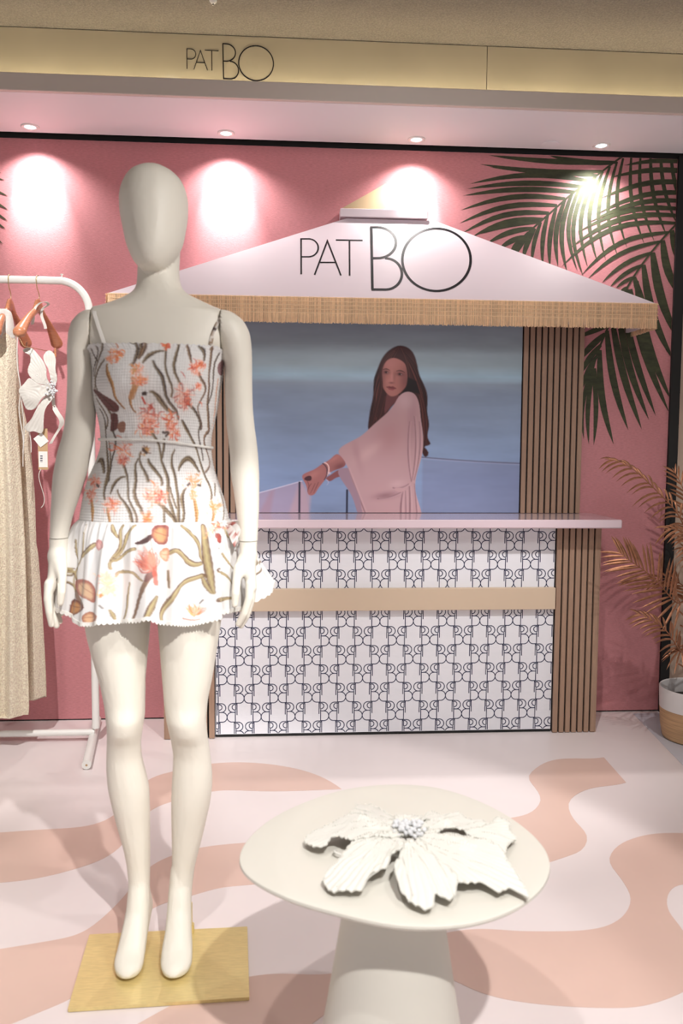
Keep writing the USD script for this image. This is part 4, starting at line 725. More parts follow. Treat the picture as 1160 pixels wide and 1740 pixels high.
SK = Cloth(XS, phs, .19, np.repeat(w*.24, NPS, 1)[..., 0:1].repeat(1, 1) if False else -(w*.26)+0*PS)
def k3(*p): return [(110+x/6.444, 880+y_/6.444) for x, y_ in p]
def k4(*p): return [(270+x/5.8, 880+y_/5.8) for x, y_ in p]
def blade(pts, w_, col=S(162, 144, 108), edge=S(104, 76, 60)):
    w_ = np.asarray(w_)*1.0
    SK.line(pts, w_, edge, .95); SK.line([(x+.5, y_+.9) for x, y_ in pts], np.atleast_1d(w_)*.62, col, .95); SK.line([(x+.3, y_-1.0) for x, y_ in pts], np.atleast_1d(w_)*.22, S(196, 184, 138), .6)
for p, w_ in ((k3((240, 70), (200, 280), (185, 420), (130, 560), (120, 800)), [1, 3, 3, 4, 5]), (k3((120, 240), (130, 380), (150, 470)), [2, 4, 2]), (k3((190, 420), (250, 350), (330, 290)), [7, 12, 8]), (k3((65, 550), (115, 620), (130, 700)), [2, 5, 4]), (k3((520, 80), (545, 160), (575, 210)), [4, 8, 3]), (k3((640, 80), (610, 220), (600, 340), (530, 430), (500, 560)), [4, 6, 5, 4, 3]), (k3((770, 80), (690, 180), (640, 320), (540, 440)), [4, 7, 6, 3]), (k3((760, 340), (670, 380), (600, 440), (520, 470)), [7, 6, 5, 5]), (k3((560, 640), (610, 590), (680, 590), (740, 600), (790, 640), (850, 690)), [2, 6, 6, 5, 5, 2]), (k3((710, 710), (690, 850), (680, 960), (630, 1140)), [2, 4, 4, 3]), (k3((490, 1010), (530, 1070), (560, 1140)), [2, 5, 2]), (k3((1010, 860), (960, 950), (890, 1090)), [4, 9, 8]), (k3((1155, 880), (1080, 980), (1050, 1120)), [5, 7, 4]),
    (k4((220, 80), (290, 130), (360, 210), (400, 290), (410, 380), (470, 480), (470, 580), (440, 560)), [5, 7, 7, 6, 5, 5, 4]), (k4((430, 80), (450, 260), (470, 400), (500, 560), (540, 740)), [9, 12, 12, 10, 4]), (k4((420, 560), (450, 640), (520, 740)), [4, 7, 3]), (k4((100, 350), (190, 330), (250, 390), (320, 450), (410, 450)), [7, 10, 10, 12, 8]), (k4((420, 570), (330, 600), (240, 640), (170, 730), (110, 820), (50, 890), (25, 1010)), [9, 10, 9, 9, 8, 7, 4]), (k4((590, 810), (650, 795), (720, 790)), [8, 9, 5]), (k4((580, 530), (650, 560), (720, 650)), [3, 5, 3]), (k4((620, 350), (670, 420), (730, 500)), [3, 4, 3]), (k4((90, 520), (95, 620), (100, 690)), [2, 4, 1]), (k4((640, 90), (680, 180), (740, 250)), [3, 4, 3])): blade(p, w_)
SK.line(k3((960, 610), (900, 680), (850, 780), (800, 940), (740, 1130)), [9, 7, 5, 5, 4], S(122, 96, 78)); SK.line(k3((960, 605), (920, 640), (895, 690)), [12, 9, 5], S(88, 44, 48)); SK.line(k3((775, 280), (860, 260), (940, 200)), [4, 9, 7], S(84, 58, 58)); SK.line(k3((940, 230), (970, 400), (1000, 560)), [2, 2, 2], BR, .6)
SK.flower(k3((970, 580))[0], 40, [S(206, 108, 96), CO, S(222, 150, 132), S(186, 84, 76)], 60, -2.1, .75, .2); SK.poly(k3((960, 560), (1000, 520), (1015, 640), (1010, 740), (980, 730), (965, 640)), S(216, 100, 84), .85); SK.poly(k3((800, 350), (870, 380), (960, 520), (950, 590), (860, 590), (840, 470)), S(214, 142, 126), .45); SK.poly(k3((870, 310), (930, 380), (980, 420), (985, 540), (930, 500)), S(222, 150, 130), .5)
def rose(pts, a, b):
    SK.poly(pts, a); c_ = np.mean(pts, 0); p = [tuple(c_+(np.array(x)-c_)*.7+(0, 1)) for x in pts]; SK.poly(p, b, .7, 5)
    SK.line([pts[0], c_+(1, 0), pts[len(pts)//2]], [1.2, 1.6, .8], a, .8, n=8)
    for k in range(1, len(pts), 2): SK.line([pts[k], (np.array(pts[k])*.6+c_*.4)+(.8, .4)], [1.8, .8], a, .5, n=4)
rose(k3((950, 140), (980, 90), (1060, 75), (1130, 90), (1135, 200), (1110, 280), (1030, 290), (970, 240)), S(142, 82, 78), S(218, 170, 120)); rose(k3((130, 680), (190, 670), (260, 690), (320, 750), (340, 850), (320, 930), (250, 900), (170, 860), (120, 780)), S(166, 108, 96), S(224, 196, 160)); rose(k3((60, 960), (100, 890), (170, 920), (205, 980), (150, 1040), (60, 1070)), S(110, 62, 54), S(206, 152, 96)); rose(k3((185, 1100), (230, 1040), (300, 1030), (345, 1080), (320, 1140), (200, 1140)), S(170, 112, 90), S(232, 194, 154)); rose(k3((1035, 390), (1070, 340), (1130, 330), (1140, 400), (1110, 480), (1085, 470)), S(196, 130, 104), S(240, 200, 170))
rose(k3((360, 240), (400, 250), (410, 330), (370, 355)), S(190, 130, 130), S(232, 190, 186)); SK.poly(k3((120, 780), (160, 850), (200, 960), (170, 930), (120, 880)), S(120, 84, 60), .9); rose(k3((1020, 1000), (1005, 960), (60, 1000)) if False else k4((560, 150), (600, 160), (600, 250), (570, 220)), S(140, 66, 66), S(196, 96, 80))
SK.flower(k4((560, 90))[0], 16, [CO, RD, OR], 34); SK.flower(k3((470, 740))[0], 24, [S(246, 206, 150), S(248, 214, 176), PK], 40, None, 3.1, .3); SK.flower(k3((450, 640))[0], 14, [PK, S(244, 190, 160)], 20); SK.poly(k3((375, 860), (400, 825), (420, 850), (380, 875)), S(200, 120, 70), .9)
SK.flower(k4((350, 970))[0], 24, [OR, S(244, 180, 120), PK, CO], 44, -1.5, 1.0, .3); SK.flower(k4((500, 130))[0], 12, [S(248, 190, 130), PK], 20); SK.line(k4((235, 990), (300, 1005), (400, 1000)), [3, 2, 2], S(150, 84, 60), .8); SK.line(k4((400, 840), (430, 810)), 3, DK, .8); SK.line(k4((560, 320), (590, 300)), 3, DK, .8); SK.line(k3((380, 960), (415, 990)), 3, DK, .7); SK.line(k3((1130, 580), (1140, 760)), 3, OL, .8)
q = grid_faces(NZS, NPS, True); fS = np.vstack([q[:, [0, 1, 2]], q[:, [0, 2, 3]]])[:, ::-1]
obj('skirt', (XS.reshape(-1, 3), fS), 'dress_print', dr, smooth=True, col=SK.C, label='gathered flared skirt with larger flower print')
# lace trim along the hem
nl = 1100; i = np.linspace(0, NPS, nl, endpoint=False); hemc = np.stack([np.interp(i, np.arange(NPS+1), np.r_[XS[-1, :, k], XS[-1, :1, k]]) for k in range(3)], 1)
sc = np.abs(np.sin(np.arange(nl)/nl*np.pi*170)); out = np.stack([np.sin(np.interp(i, np.arange(NPS), phs)), -np.cos(np.interp(i, np.arange(NPS), phs)), 0*i], 1)
R_ = np.stack([hemc+out*.0012+[0, 0, .002], hemc+out*.0018+np.outer(-.0035-.0045*sc, [0, 0, 1]), hemc-out*.0006+np.outer(-.0035-.0045*sc, [0, 0, 1]), hemc-out*.0008+[0, 0, .002]], 1)
q = grid_faces(nl, 4, True); q2 = np.array([[(nl-1)*4+j, (nl-1)*4+(j+1) % 4, (j+1) % 4, j] for j in range(4)]); obj('lace_hem', (R_.reshape(-1, 3), np.vstack([np.vstack([q, q2])[:, [0, 1, 2]], np.vstack([q, q2])[:, [0, 2, 3]]])), 'dress_white', dr, label='white scalloped lace hem')
# cord, straps, hip tie
pc = np.linspace(-np.pi, np.pi, 160); xc = np.sin(pc)
zc = np.interp(xc, [-1, -.05, .35, 1], [ay(173, 746.5, 1.93)[2], ay(262, 747.5, 1.89)[2], ay(300, 752, 1.89)[2], ay(357, 761, 1.93)[2]]); CP = dress_surf(pc, zc, .0085)
ct = np.linspace(0, 1, 160)[:, None]; obj('waist_cord', cat_(*[tube(CP+.0011*np.stack([np.cos(ct[:, 0]*420+k)*0, np.cos(ct[:, 0]*420+k), np.sin(ct[:, 0]*420+k)], 1), .0024, 6) for k in (0, 3.14)]), 'dress_white', dr, smooth=True, label='thin white waist cord')
def front_y(x, z):
    cx, hw, yc, df, db = [float(s_(z)) for s_ in spT]; t = min(abs((x-cx)/hw), .999); return yc-df*(1-t**2.2)**(1/2.2)
for pts, colr in ((((177.5, 585), (172.5, 570), (167, 554), (163, 541), (160.3, 531)), 0), (((357.5, 587), (360, 573), (366, 556), (374, 541), (381, 530)), 1)):
    P = []
    for px, py in pts:
        g = ay(px, py, 1.91)
        for _ in range(4): g = ay(px, py, front_y(g[0], g[2])-.003)
        P.append(g)
    top_ = P[-1]; P += [top_+[0, .030, .006], top_+[0, .062, .002], top_+[0, .10, -.03], top_+[0, .118, -.09]]
    P = curve(P, 44); vf = ribbon(P, (1, .0, .05), np.full(44, .0085), .0016)
    cc = np.tile(np.array(S(234, 230, 224)), (len(vf[0]), 1))
    if colr:
        zz_ = vf[0][:, 2]; k = (np.sin(zz_*150+vf[0][:, 0]*420) > .15); cc[k] = S(150, 120, 92); cc[np.sin(zz_*130+1.2) > .86] = S(74, 54, 52)
    obj('shoulder_strap', vf, 'dress_print', dr, smooth=40, col=None if False else cc)
bows = []
for a in ([(386, 888, 1.93), (397, 893, 1.915), (404, 906, 1.92), (399, 921, 1.93)], [(386, 889, 1.94), (403, 890, 1.935), (410, 905, 1.94), (407, 925, 1.95), (402, 930, 1.955)], [(388, 892, 1.925), (394, 905, 1.912), (401, 924, 1.92)]):
    P = curve([ay(*p) for p in a], 24); sd = np.stack([np.full(24, .3), -.6+np.linspace(0, .8, 24), np.linspace(.2, .6, 24)], 1); bows.append(ribbon(P, sd, .016+.006*np.sin(np.linspace(0, 3.1, 24)), .002))
vb = cat_(*bows); cb = np.tile(np.array(S(236, 232, 228)), (len(vb[0]), 1)); cb[np.sin(vb[0][:, 2]*260+vb[0][:, 1]*200) > .8] = S(168, 84, 74)
obj('hip_tie', vb, 'dress_print', dr, smooth=50, col=cb, label='knotted fabric tie at the hip')
# ================================================================= side table and the beaded flower top on it
mat('table_cream', (.63, .605, .545), .5)
mat('cream_cloth', (.66, .645, .60), .7, bump=(420, .35, .0012))
mat('white_bead', (.66, .65, .60), .3)
MAT['glass_bead'] = usdkit.material(stage, '/World/Looks/glass_bead', {'p': ('principled_bsdf', {'base_color': (.92, .93, .95), 'roughness': .04, 'transmission_weight': .35, 'ior': 1.5})}, [], surface='p.BSDF')
TZ = .46
to = np.array([az(px, py, TZ-.006)[:2] for px, py in ((406.5, 1466), (428, 1422), (472, 1388), (525, 1364), (578, 1347), (632, 1338.5), (680, 1336.5), (738, 1341.5), (796, 1358), (849, 1382), (892, 1411), (921, 1440), (934, 1470), (929, 1499), (902, 1531), (858, 1556), (815, 1570), (762, 1578), (714, 1579.5), (661, 1575), (608, 1564.5), (555, 1551), (496, 1533), (452, 1513), (418, 1490))])
to = closed_curve(to, 160); tc = to.mean(0)
tb = thing('side_table', 'cream pebble-shaped side table on a tapered pedestal beside the mannequin', 'table', (tc[0], tc[1], 0))
R_ = [np.c_[tc+(to-tc)*k, np.full(160, z_)] for k, z_ in ((.55, TZ-.034), (.80, TZ-.030), (.93, TZ-.020), (.985, TZ-.011), (1.0, TZ-.006), (.998, TZ-.002), (.988, TZ), (.9, TZ), (.5, TZ))]
obj('tabletop', loft(R_), 'table_cream', tb, smooth=40)
pc_ = ay(667, 1590, 1.43); q = [(.155, .0), (.156, .004), (.147, .04), (.1165, .21), (.0925, .36), (.084, TZ-.045), (.081, TZ-.033)]
zz_ = np.linspace(.004, TZ-.033, 24); rr_ = PchipInterpolator([a[1] for a in q], [a[0] for a in q])(zz_)
obj('pedestal', lathe([(.0005, .001), (.153, .001)]+list(zip(rr_, zz_))+[(.0005, TZ-.033)], (pc_[0], 1.43, 0), 96), 'table_cream', tb, smooth=50)

def sheet(poly, fn, thick, h):
    """A solid sheet over the outline POLY (n x 2): fn maps (n x 2) to points and to the unit offset direction of its back."""
    pg = Polygon(poly).buffer(0); pg = max(getattr(pg, 'geoms', [pg]), key=lambda g: g.area)
    n = max(int(pg.length/h), 24); b = np.array([pg.exterior.interpolate(i/n, normalized=True).coords[0] for i in range(n)])
    x0, y0, x1, y1 = pg.bounds; gx, gy = np.meshgrid(np.arange(x0, x1, h), np.arange(y0, y1, h)); g = np.c_[gx.ravel(), gy.ravel()]; g[:, 0] += (np.arange(len(g))//gx.shape[1] % 2)*h/2
    g = g[contains_xy(pg.buffer(-h*.55), g[:, 0], g[:, 1])]; pts = np.vstack([b, g]); d = Delaunay(pts).simplices; c = pts[d].mean(1); d = d[contains_xy(pg, c[:, 0], c[:, 1])]
    e1, e2 = pts[d[:, 1]]-pts[d[:, 0]], pts[d[:, 2]]-pts[d[:, 0]]; cr = e1[:, 0]*e2[:, 1]-e1[:, 1]*e2[:, 0]; d = d[np.abs(cr) > 1e-12]; cr = cr[np.abs(cr) > 1e-12]; d[cr < 0] = d[cr < 0][:, ::-1]
    top, back = fn(pts); m = len(pts); i = np.arange(n); j = (i+1) % n
    s_ = 1 if Polygon(b).exterior.is_ccw else -1
    w = np.vstack([np.stack([i, i+m, j+m], 1), np.stack([i, j+m, j], 1)]); w = w if s_ > 0 else w[:, ::-1]
    return np.vstack([top, top+back*thick]), np.vstack([d, d[:, ::-1]+m, w]), b
ICO = trimesh.creation.icosphere(0); ICO1 = trimesh.creation.icosphere(1)
def beads(P, r, ico=ICO): return cat_(*[(ico.vertices*(r if np.isscalar(r) else r[i])+p, ico.faces) for i, p in enumerate(P)])
FPZ = TZ+.012
def fpx(*p): return np.array([az(500+x/2.762, 1350+y_/2.762, FPZ)[:2] for x, y_ in p])
FC = fpx((535, 215))[0]
PET = [([(490, 190), (430, 120), (400, 75), (350, 40), (310, 42), (280, 80), (250, 112), (240, 142), (330, 175), (430, 205)], .016, .004), ([(470, 150), (540, 92), (600, 102), (645, 122), (600, 170), (545, 190), (495, 180)], .014, .004),
       ([(600, 215), (640, 232), (680, 202), (760, 182), (860, 192), (892, 160), (880, 126), (840, 128), (800, 112), (760, 80), (730, 97), (690, 122), (650, 95), (610, 130), (570, 165)], .017, .003), ([(800, 212), (860, 192), (905, 168), (930, 140), (962, 120), (1000, 130), (1005, 170), (1037, 205), (1010, 245), (980, 292), (940, 262), (860, 245)], .012, .006),
       ([(500, 222), (430, 192), (330, 155), (240, 140), (150, 175), (60, 200), (52, 215), (78, 252), (135, 266), (190, 237), (265, 262), (370, 255), (490, 255)], .018, .004), ([(570, 262), (640, 340), (740, 402), (785, 442), (850, 436), (915, 444), (960, 468), (1010, 450), (1092, 482), (1060, 410), (1000, 335), (935, 258), (840, 238), (700, 226), (610, 228)], .019, .0015),
       ([(510, 262), (420, 250), (300, 262), (250, 292), (200, 350), (140, 390), (142, 425), (170, 450), (230, 457), (320, 456), (350, 412), (430, 382), (460, 332), (515, 300)], .020, .001), ([(545, 278), (505, 330), (470, 392), (478, 440), (520, 492), (590, 536), (645, 536), (662, 490), (722, 506), (757, 470), (760, 430), (700, 382), (630, 342), (575, 296)], .022, .001)]
WL = ['large upper-left', 'small top', 'upper-right', 'far right', 'long left', 'long lower-right', 'lower-left', 'front notched']
ft = thing('beaded_top', 'cream beaded cloth flower top lying on the side table', 'beaded top', (FC[0], FC[1], TZ))
for k, (pts, lift, tip) in enumerate(PET):
    P = closed_curve(fpx(*pts), 160); P = P+.0055*(np.stack([meshkit.noise(np.c_[P*75, np.full(160, k+.5)], 3), meshkit.noise(np.c_[P*75, np.full(160, k+.5)], 8)], 1)-.5); rm = np.linalg.norm(P-FC, axis=1).max(); ax_ = P.mean(0)-FC; a0_ = math.atan2(ax_[1], ax_[0])
    def hz(q, k=k, lift=lift, tip=tip, rm=rm, a0_=a0_):
        d = q-FC; r = np.linalg.norm(d, axis=1); t = np.clip(r/rm, 0, 1); an = (np.arctan2(d[:, 1], d[:, 0])-a0_+np.pi) % (2*np.pi)-np.pi
        nz = meshkit.noise(np.c_[q*26, np.full(len(q), k*7.3)], 3)-.5; warp = an*72+nz*4.0+2.2*np.sin(t*5+k)
        arch = lift*(1-t)**.8+tip+.010*np.sin(np.pi*np.clip(t, 0, 1))**1.2*(.8+.5*math.sin(k*2.1)) + .008*nz*t
        return TZ+.0032+np.maximum(arch + np.abs(np.sin(warp*.5*1.4))*.0036*np.clip(t*5, 0, 1) + .004*(meshkit.noise(np.c_[q*60, np.full(len(q), k*3.3)], 9)-.5)*t, .0008) + .0009*k
    v, f, b = sheet(P, lambda q: (np.c_[q, hz(q)], np.array([0, 0, -1.0])), .0018, .0032)
    pm = obj('petal', (v, f), 'cream_cloth', ft, smooth=50, label=f'{WL[k]} ridged petal')
    n = int(Polygon(P).length/.0042); eb = np.array([Polygon(P).exterior.interpolate(i/n, normalized=True).coords[0] for i in range(n)]); B_ = [np.c_[eb, hz(eb)+.0004]]
    for j in range(9):
        s_ = np.linspace(.16, .97, 90); jj = P[int((j+.5)/9*160)]; q = FC+(jj-FC)*s_[:, None]+np.c_[-(jj-FC)[1]*.10*np.sin(s_*4+j), (jj-FC)[0]*.10*np.sin(s_*4+j)]*.5
        q = q[contains_xy(Polygon(P).buffer(-.001), q[:, 0], q[:, 1])]
        if len(q) > 2: L_ = np.r_[0, np.cumsum(np.linalg.norm(np.diff(q, axis=0), axis=1))]; u = np.arange(0, L_[-1], .0044); q = np.stack([np.interp(u, L_, q[:, i]) for i in (0, 1)], 1); B_.append(np.c_[q, hz(q)+.0004])
    obj('bead_edge', beads(np.vstack(B_), .0016), 'white_bead', pm, kind='stuff')
cb = []; 
for k in range(80):
    a, r = rng.uniform(0, 6.28), .030*math.sqrt(rng.uniform(0, 1)); cb.append((FC[0]+r*math.cos(a), FC[1]+r*math.sin(a)*1.1, TZ+.034+.006*(1-(r/.030)**2)+rng.uniform(-.003, .005)))
obj('bead_cluster', beads(np.array(cb), rng.uniform(.0028, .0052, len(cb)), ICO1), 'glass_bead', ft, smooth=True, label='cluster of clear glassy beads at the centre', kind='stuff')
obj('bead_cluster', beads(np.array([c + np.array([rng.uniform(-.012, .012), rng.uniform(-.012, .012), -.010]) for c in cb for _ in (0, 1)]), .0024, ICO1), 'white_bead', ft, smooth=True, label='small white beads under the centre cluster', kind='stuff')
h_ = fpx((195, 250), (210, 275), (255, 272), (250, 255)); obj('back_tie', tube(curve([(a[0], a[1], TZ+.006+.004*i % .008) for i, a in enumerate(h_)], 30), .0022, 8), 'cream_cloth', ft, smooth=True, label='thin tie cord peeping out under the long left petal')
# ================================================================= clothes rail with its garments
mat('white_tube', (.80, .79, .76), .35)
mat('hanger_wood', (.50, .20, .10), .32, coat=.4, stretch=(6, 6, 40), vary=(6, .14))
mat('dark_cap', (.01, .01, .01), .4)
mat('brass', (.72, .55, .30), .3, metal=1)
mat('lace', (.93, .77, .61), .75, stretch=(1, 1, .8), bump=(200, 1, .006), vary=(170, .22), trans=.18, sheen=.2)
mat('ivory_lace', (.84, .82, .78), .8, bump=(300, .8, .003), trans=.25)
mat('white_satin', (.72, .69, .64), .5, bump=(90, .2, .001), trans=.12)
mat('kraft', (.50, .33, .18), .8)
mat('paper', (.80, .77, .74), .7)
RY = 3.43
rk = thing('clothes_rack', 'white tubular clothes rail on splayed feet at the left', 'clothes rail', (ay(160, 1240, RY)[0], RY, 0))
zt = ay(60, 476, RY)[2]; xp = (ay(151, 540, RY)[0]+ay(163.5, 1225, RY)[0])/2; rb = .115
zb = ay(100, 1245, RY)[2]
bend = [np.array([xp-rb+rb*math.sin(t), RY, zt-rb+rb*math.cos(t)]) for t in np.linspace(0, math.pi/2, 14)]
obj('top_rail', tube([np.array([-2.1, RY, zt])]+[np.array([x, RY, zt]) for x in np.linspace(-1.8, xp-rb-.02, 6)]+bend+[np.array([xp, RY, z_]) for z_ in np.linspace(zt-rb-.03, .055, 8)], .0148, 20), 'white_tube', rk, smooth=60, label='bent top rail and post')
obj('bottom_rail', tube([np.array([-2.1, RY, zb]), np.array([-1.4, RY, zb]), np.array([xp-.004, RY, zb])], .0135, 20), 'white_tube', rk, smooth=60)
f0 = az(147, 1300, .018); d_ = np.array([xp-.012-f0[0], RY-f0[1], 0]); f1 = f0+d_*1.72; f1[1] = min(f1[1], 3.66)
obj('foot', tube([f0, f0+(f1-f0)*.3, f0+(f1-f0)*.7, f1], .0172, 20), 'white_tube', rk, smooth=60)
obj('end_cap', cat_(tube([f0+np.array([0, -.0012, 0]), f0+np.array([0, .0004, 0])], .0160, 20)), 'white_tube', rk, label='round end cap of the foot')
obj('end_bolt', tube([f0+np.array([0, -.0024, 0]), f0+np.array([0, -.0008, 0])], .004, 12), 'kraft', rk, label='small brown bolt in the end cap')
sx = ay(105, 470, RY)[0]; obj('stop_pin', lathe([(.0005, .012), (.006, .011), (.006, .008), (.003, .007), (.003, -.002), (.0005, -.002)], (sx, RY, zt+.0145), 16), 'white_tube', rk, smooth=40)

def hanger(cx, rot, lab, clip=False, neck=.0):
    """Shaped wooden hanger: hook over the rail, thick arms that droop to broad rounded ends. rot: turn about z of the arm direction from +y."""
    t = thing('wooden_hanger', lab, 'clothes hanger', (cx, RY, zt)); d = np.array([math.sin(rot), math.cos(rot), 0]); sd = np.array([d[1], -d[0], 0])
    ztop = zt-.0148-.072
    hk = [np.array([0, 0, .0148+.003])]; hk = [d*.0180*math.cos(a)+np.array([0, 0, .0180*math.sin(a)]) for a in np.linspace(-.7, math.pi+.1, 22)]
    hk = [np.array([cx, RY, zt])+p for p in hk]; hk += [np.array([cx, RY, zt-.030])+d*-.010, np.array([cx, RY, zt-.042]), np.array([cx, RY, ztop+.002])]
    obj('hook', tube(curve(hk, 60), .0016, 8), 'brass', t, smooth=True)
    obj('collar', lathe([(.0005, .008), (.004, .007), (.009, .0), (.0005, -.001)], (cx, RY, ztop+.0015), 16), 'dark_cap', t, smooth=40)
    s = np.linspace(-1, 1, 61); r_ = .195; C = np.array([cx, RY, ztop-.028])+d*(s*r_)[:, None]; C[:, 2] -= .120*np.abs(s)**1.5-.018*np.exp(-(s/.12)**2)+.0
    hh = .013+.014*np.exp(-(s/.13)**2)+.012*np.abs(s)**4; ww = .010+.018*np.abs(s)**2.2; e = np.sqrt(np.clip(1-((np.abs(s)-.90)/.10).clip(0)**2, .02, 1)); a = np.linspace(0, 2*np.pi, 24, endpoint=False)
    T = np.gradient(C, axis=0); T /= np.linalg.norm(T, axis=1)[:, None]; up = np.cross(sd, T); up *= np.sign(up[:, 2:])
    R_ = C[:, None]+(ww*e)[:, None, None]*np.cos(a)[None, :, None]*sd+(hh*e)[:, None, None]*np.sin(a)[None, :, None]*up[:, None]
    obj('hanger_body', loft(R_), 'hanger_wood', t, smooth=60)
    return t, np.array([cx, RY, ztop]), d, C
x1 = ay(16.5, 476, RY)[0]; x2 = ay(64.5, 476, RY)[0]
h1, c1, d1_, _ = hanger(x1, .02, 'wooden hanger inside the shoulders of the long lace dress')
h2, c2, d2_, C2 = hanger(x2, .12, 'wooden hanger with broad rounded ends carrying the white flower top')
# long lace dress: two hanging panels with folds
def drape(tab, y_, amp, nf, seed, n=150, m=160):
    """tab: py, left px, right px; a folded sheet hanging at depth y_, closed at the back"""
    tab = np.array(tab, float); z = np.array([ay(a, b, y_)[2] for a, b in zip(tab[:, 1], tab[:, 0])]); L = np.array([ay(a, b, y_)[0] for a, b in zip(tab[:, 1], tab[:, 0])]); R = np.array([ay(a, b, y_)[0] for a, b in zip(tab[:, 2], tab[:, 0])])
    o = np.argsort(z); zz = np.linspace(z.max(), z.min(), n); L, R = PchipInterpolator(z[o], L[o])(zz), PchipInterpolator(z[o], R[o])(zz); u = np.linspace(0, 1, m); k = np.linspace(0, 1, n)[:, None]
    X = L[:, None]*(1-u)+R[:, None]*u; fold = np.sin(u*nf*2*np.pi+seed+.5*np.sin(k*3+u*5))*(.25+.75*k)*amp + (meshkit.noise(np.stack([u[None]*9+0*k, k*4+0*u, 0*k+0*u+seed], -1), 2)-.5)*.012
    env = np.sqrt(np.clip(1-(2*u-1)**6, 0, 1)); Zr = np.repeat(zz[:, None], m, 1).copy(); Zr[-1] += .003*np.abs(np.sin(u*40)); Y = y_-.028*env+fold; Yb = y_+.014*env+fold*.6
    F_ = np.stack([X, Y, Zr], -1); B_ = np.stack([X, Yb, Zr], -1)[:, ::-1]; return loft(np.concatenate([F_, B_], 1))
ld = thing('lace_dress', 'long cream gold lace dress hanging at the left edge', 'dress', (x1, RY, 1.0))
obj('rear_panel', drape([(600, -120, 31), (640, -125, 33), (680, -130, 38), (740, -135, 50), (770, -140, 53), (810, -145, 57), (863, -150, 60), (920, -150, 61.5), (941, -152, 64.5), (972, -155, 67), (1065, -160, 73), (1171, -165, 77), (1190, -165, 77)], RY+.05, .012, 7, 1.0), 'lace', ld, smooth=50, label='rear skirt panel')
obj('front_panel', drape([(560, -95, 23), (580, -100, 27), (620, -105, 28), (680, -110, 27), (760, -120, 32), (860, -130, 38), (960, -140, 43), (1080, -150, 46), (1200, -160, 49), (1219, -160, 48)], RY-.075, .020, 6, 2.4), 'lace', ld, smooth=50, label='front skirt panel')
obj('lace_yoke', drape([(526, -12, 14), (530, -30, 19), (540, -55, 22), (552, -80, 24), (564, -100, 25.5), (574, -102, 26)], RY-.075, .004, 4, .4, 40), 'ivory_lace', ld, smooth=50, label='white lace shoulder yoke')
# white flower top hung below the second hanger by a wire with pegs
GY = RY-.105
def gp(*p): return np.array([ay(x/6.692, 500+y_/6.692, GY)[[0, 2]] for x, y_ in p])
GC = gp((625, 1080))[0]
wt_ = thing('beaded_top', 'white beaded flower top pegged under a wooden hanger, brown price tag below', 'beaded top', (GC[0], GY, GC[1]))
GP = [([(620, 1040), (565, 880), (500, 720), (505, 690), (560, 640), (625, 690), (640, 850), (650, 1000)], .000), ([(600, 1060), (560, 980), (545, 860), (480, 730), (420, 660), (330, 610), (270, 640), (300, 670), (350, 700), (362, 770), (335, 880), (370, 950), (430, 1010), (540, 1045)], .010), ([(600, 1075), (540, 1045), (430, 1010), (350, 960), (300, 1010), (232, 1105), (262, 1180), (290, 1270), (310, 1305), (400, 1310), (470, 1230), (540, 1160), (610, 1120)], .016),
      ([(610, 1110), (540, 1150), (470, 1240), (420, 1330), (345, 1450), (292, 1530), (330, 1562), (400, 1560), (470, 1582), (515, 1400), (560, 1260), (620, 1150)], .008)]
for k, (pts, lift) in enumerate(GP):
    P = closed_curve(gp(*pts), 140); rm = np.linalg.norm(P-GC, axis=1).max()
    def fn(q, k=k, lift=lift, rm=rm):
        d = q-GC; t = np.clip(np.linalg.norm(d, axis=1)/rm, 0, 1); an = np.arctan2(d[:, 1], d[:, 0]); nz = meshkit.noise(np.c_[q*30, np.full(len(q), k*5.1)], 4)-.5
        yy = GY-lift-.012*np.sin(np.pi*t)-np.abs(np.sin(an*36+nz*3))*.003*np.clip(t*5, 0, 1)-.014*nz*t; return np.stack([q[:, 0], yy, q[:, 1]], 1), np.array([0, 1.0, 0])
    v, f, b = sheet(P, fn, .0025, .004); obj('petal', (v, f[:, ::-1] if False else f), 'white_satin', wt_, smooth=50)
cb = [(GC[0]+rng.normal(0, .009), GY-.030+rng.uniform(-.006, .004), GC[1]+rng.normal(0, .014)) for _ in range(44)]
obj('bead_cluster', beads(np.array(cb), rng.uniform(.0025, .005, 44), ICO1), 'glass_bead', wt_, smooth=True, label='clear bead cluster', kind='stuff')
def gtube(pts, r, dy=0.0, n=40): g = gp(*pts); return tube(curve(np.c_[g[:, 0], np.full(len(g), GY+dy), g[:, 1]], n), r, 8)
def gband(pts, w_, dy=0.0, side=(1, .3, 0), n=40): g = gp(*pts); return ribbon(curve(np.c_[g[:, 0], np.full(len(g), GY+dy)+.006*np.sin(np.arange(len(g))*2.0), g[:, 1]], n), side, w_, .0016)
obj('strap', gband([(600, 1150), (605, 1260), (650, 1350), (700, 1440), (660, 1540), (600, 1650), (575, 1700)], [.013]*10+[.018]*15+[.012]*15, .004, (1, .4, .25)), 'white_satin', wt_, smooth=50, label='side strap hanging free')
for pts, r in (([(200, 380), (190, 640), (205, 900), (232, 1090), (215, 1260), (235, 1480), (255, 1800)], .0024), ([(232, 1100), (250, 1300), (270, 1500), (262, 1760), (258, 1960)], .0020), ([(330, 1565), (345, 1650), (350, 1800)], .0022)): obj('tie_cord', gtube(pts, r, .004), 'white_satin', wt_, smooth=True)
g = gp((335, 330), (345, 150), (380, 80), (450, 50), (470, 70), (400, 110), (385, 200), (420, 300), (430, 350)); obj('neck_tie', ribbon(curve(np.c_[g[:, 0], RY-.02+np.array([-.05, -.03, -.02, -.012, .012, .02, .02, .02, .02]), g[:, 1]], 60), (1, .5, .2), .011, .002), 'white_satin', wt_, smooth=50, label='white band looped over the hanger')
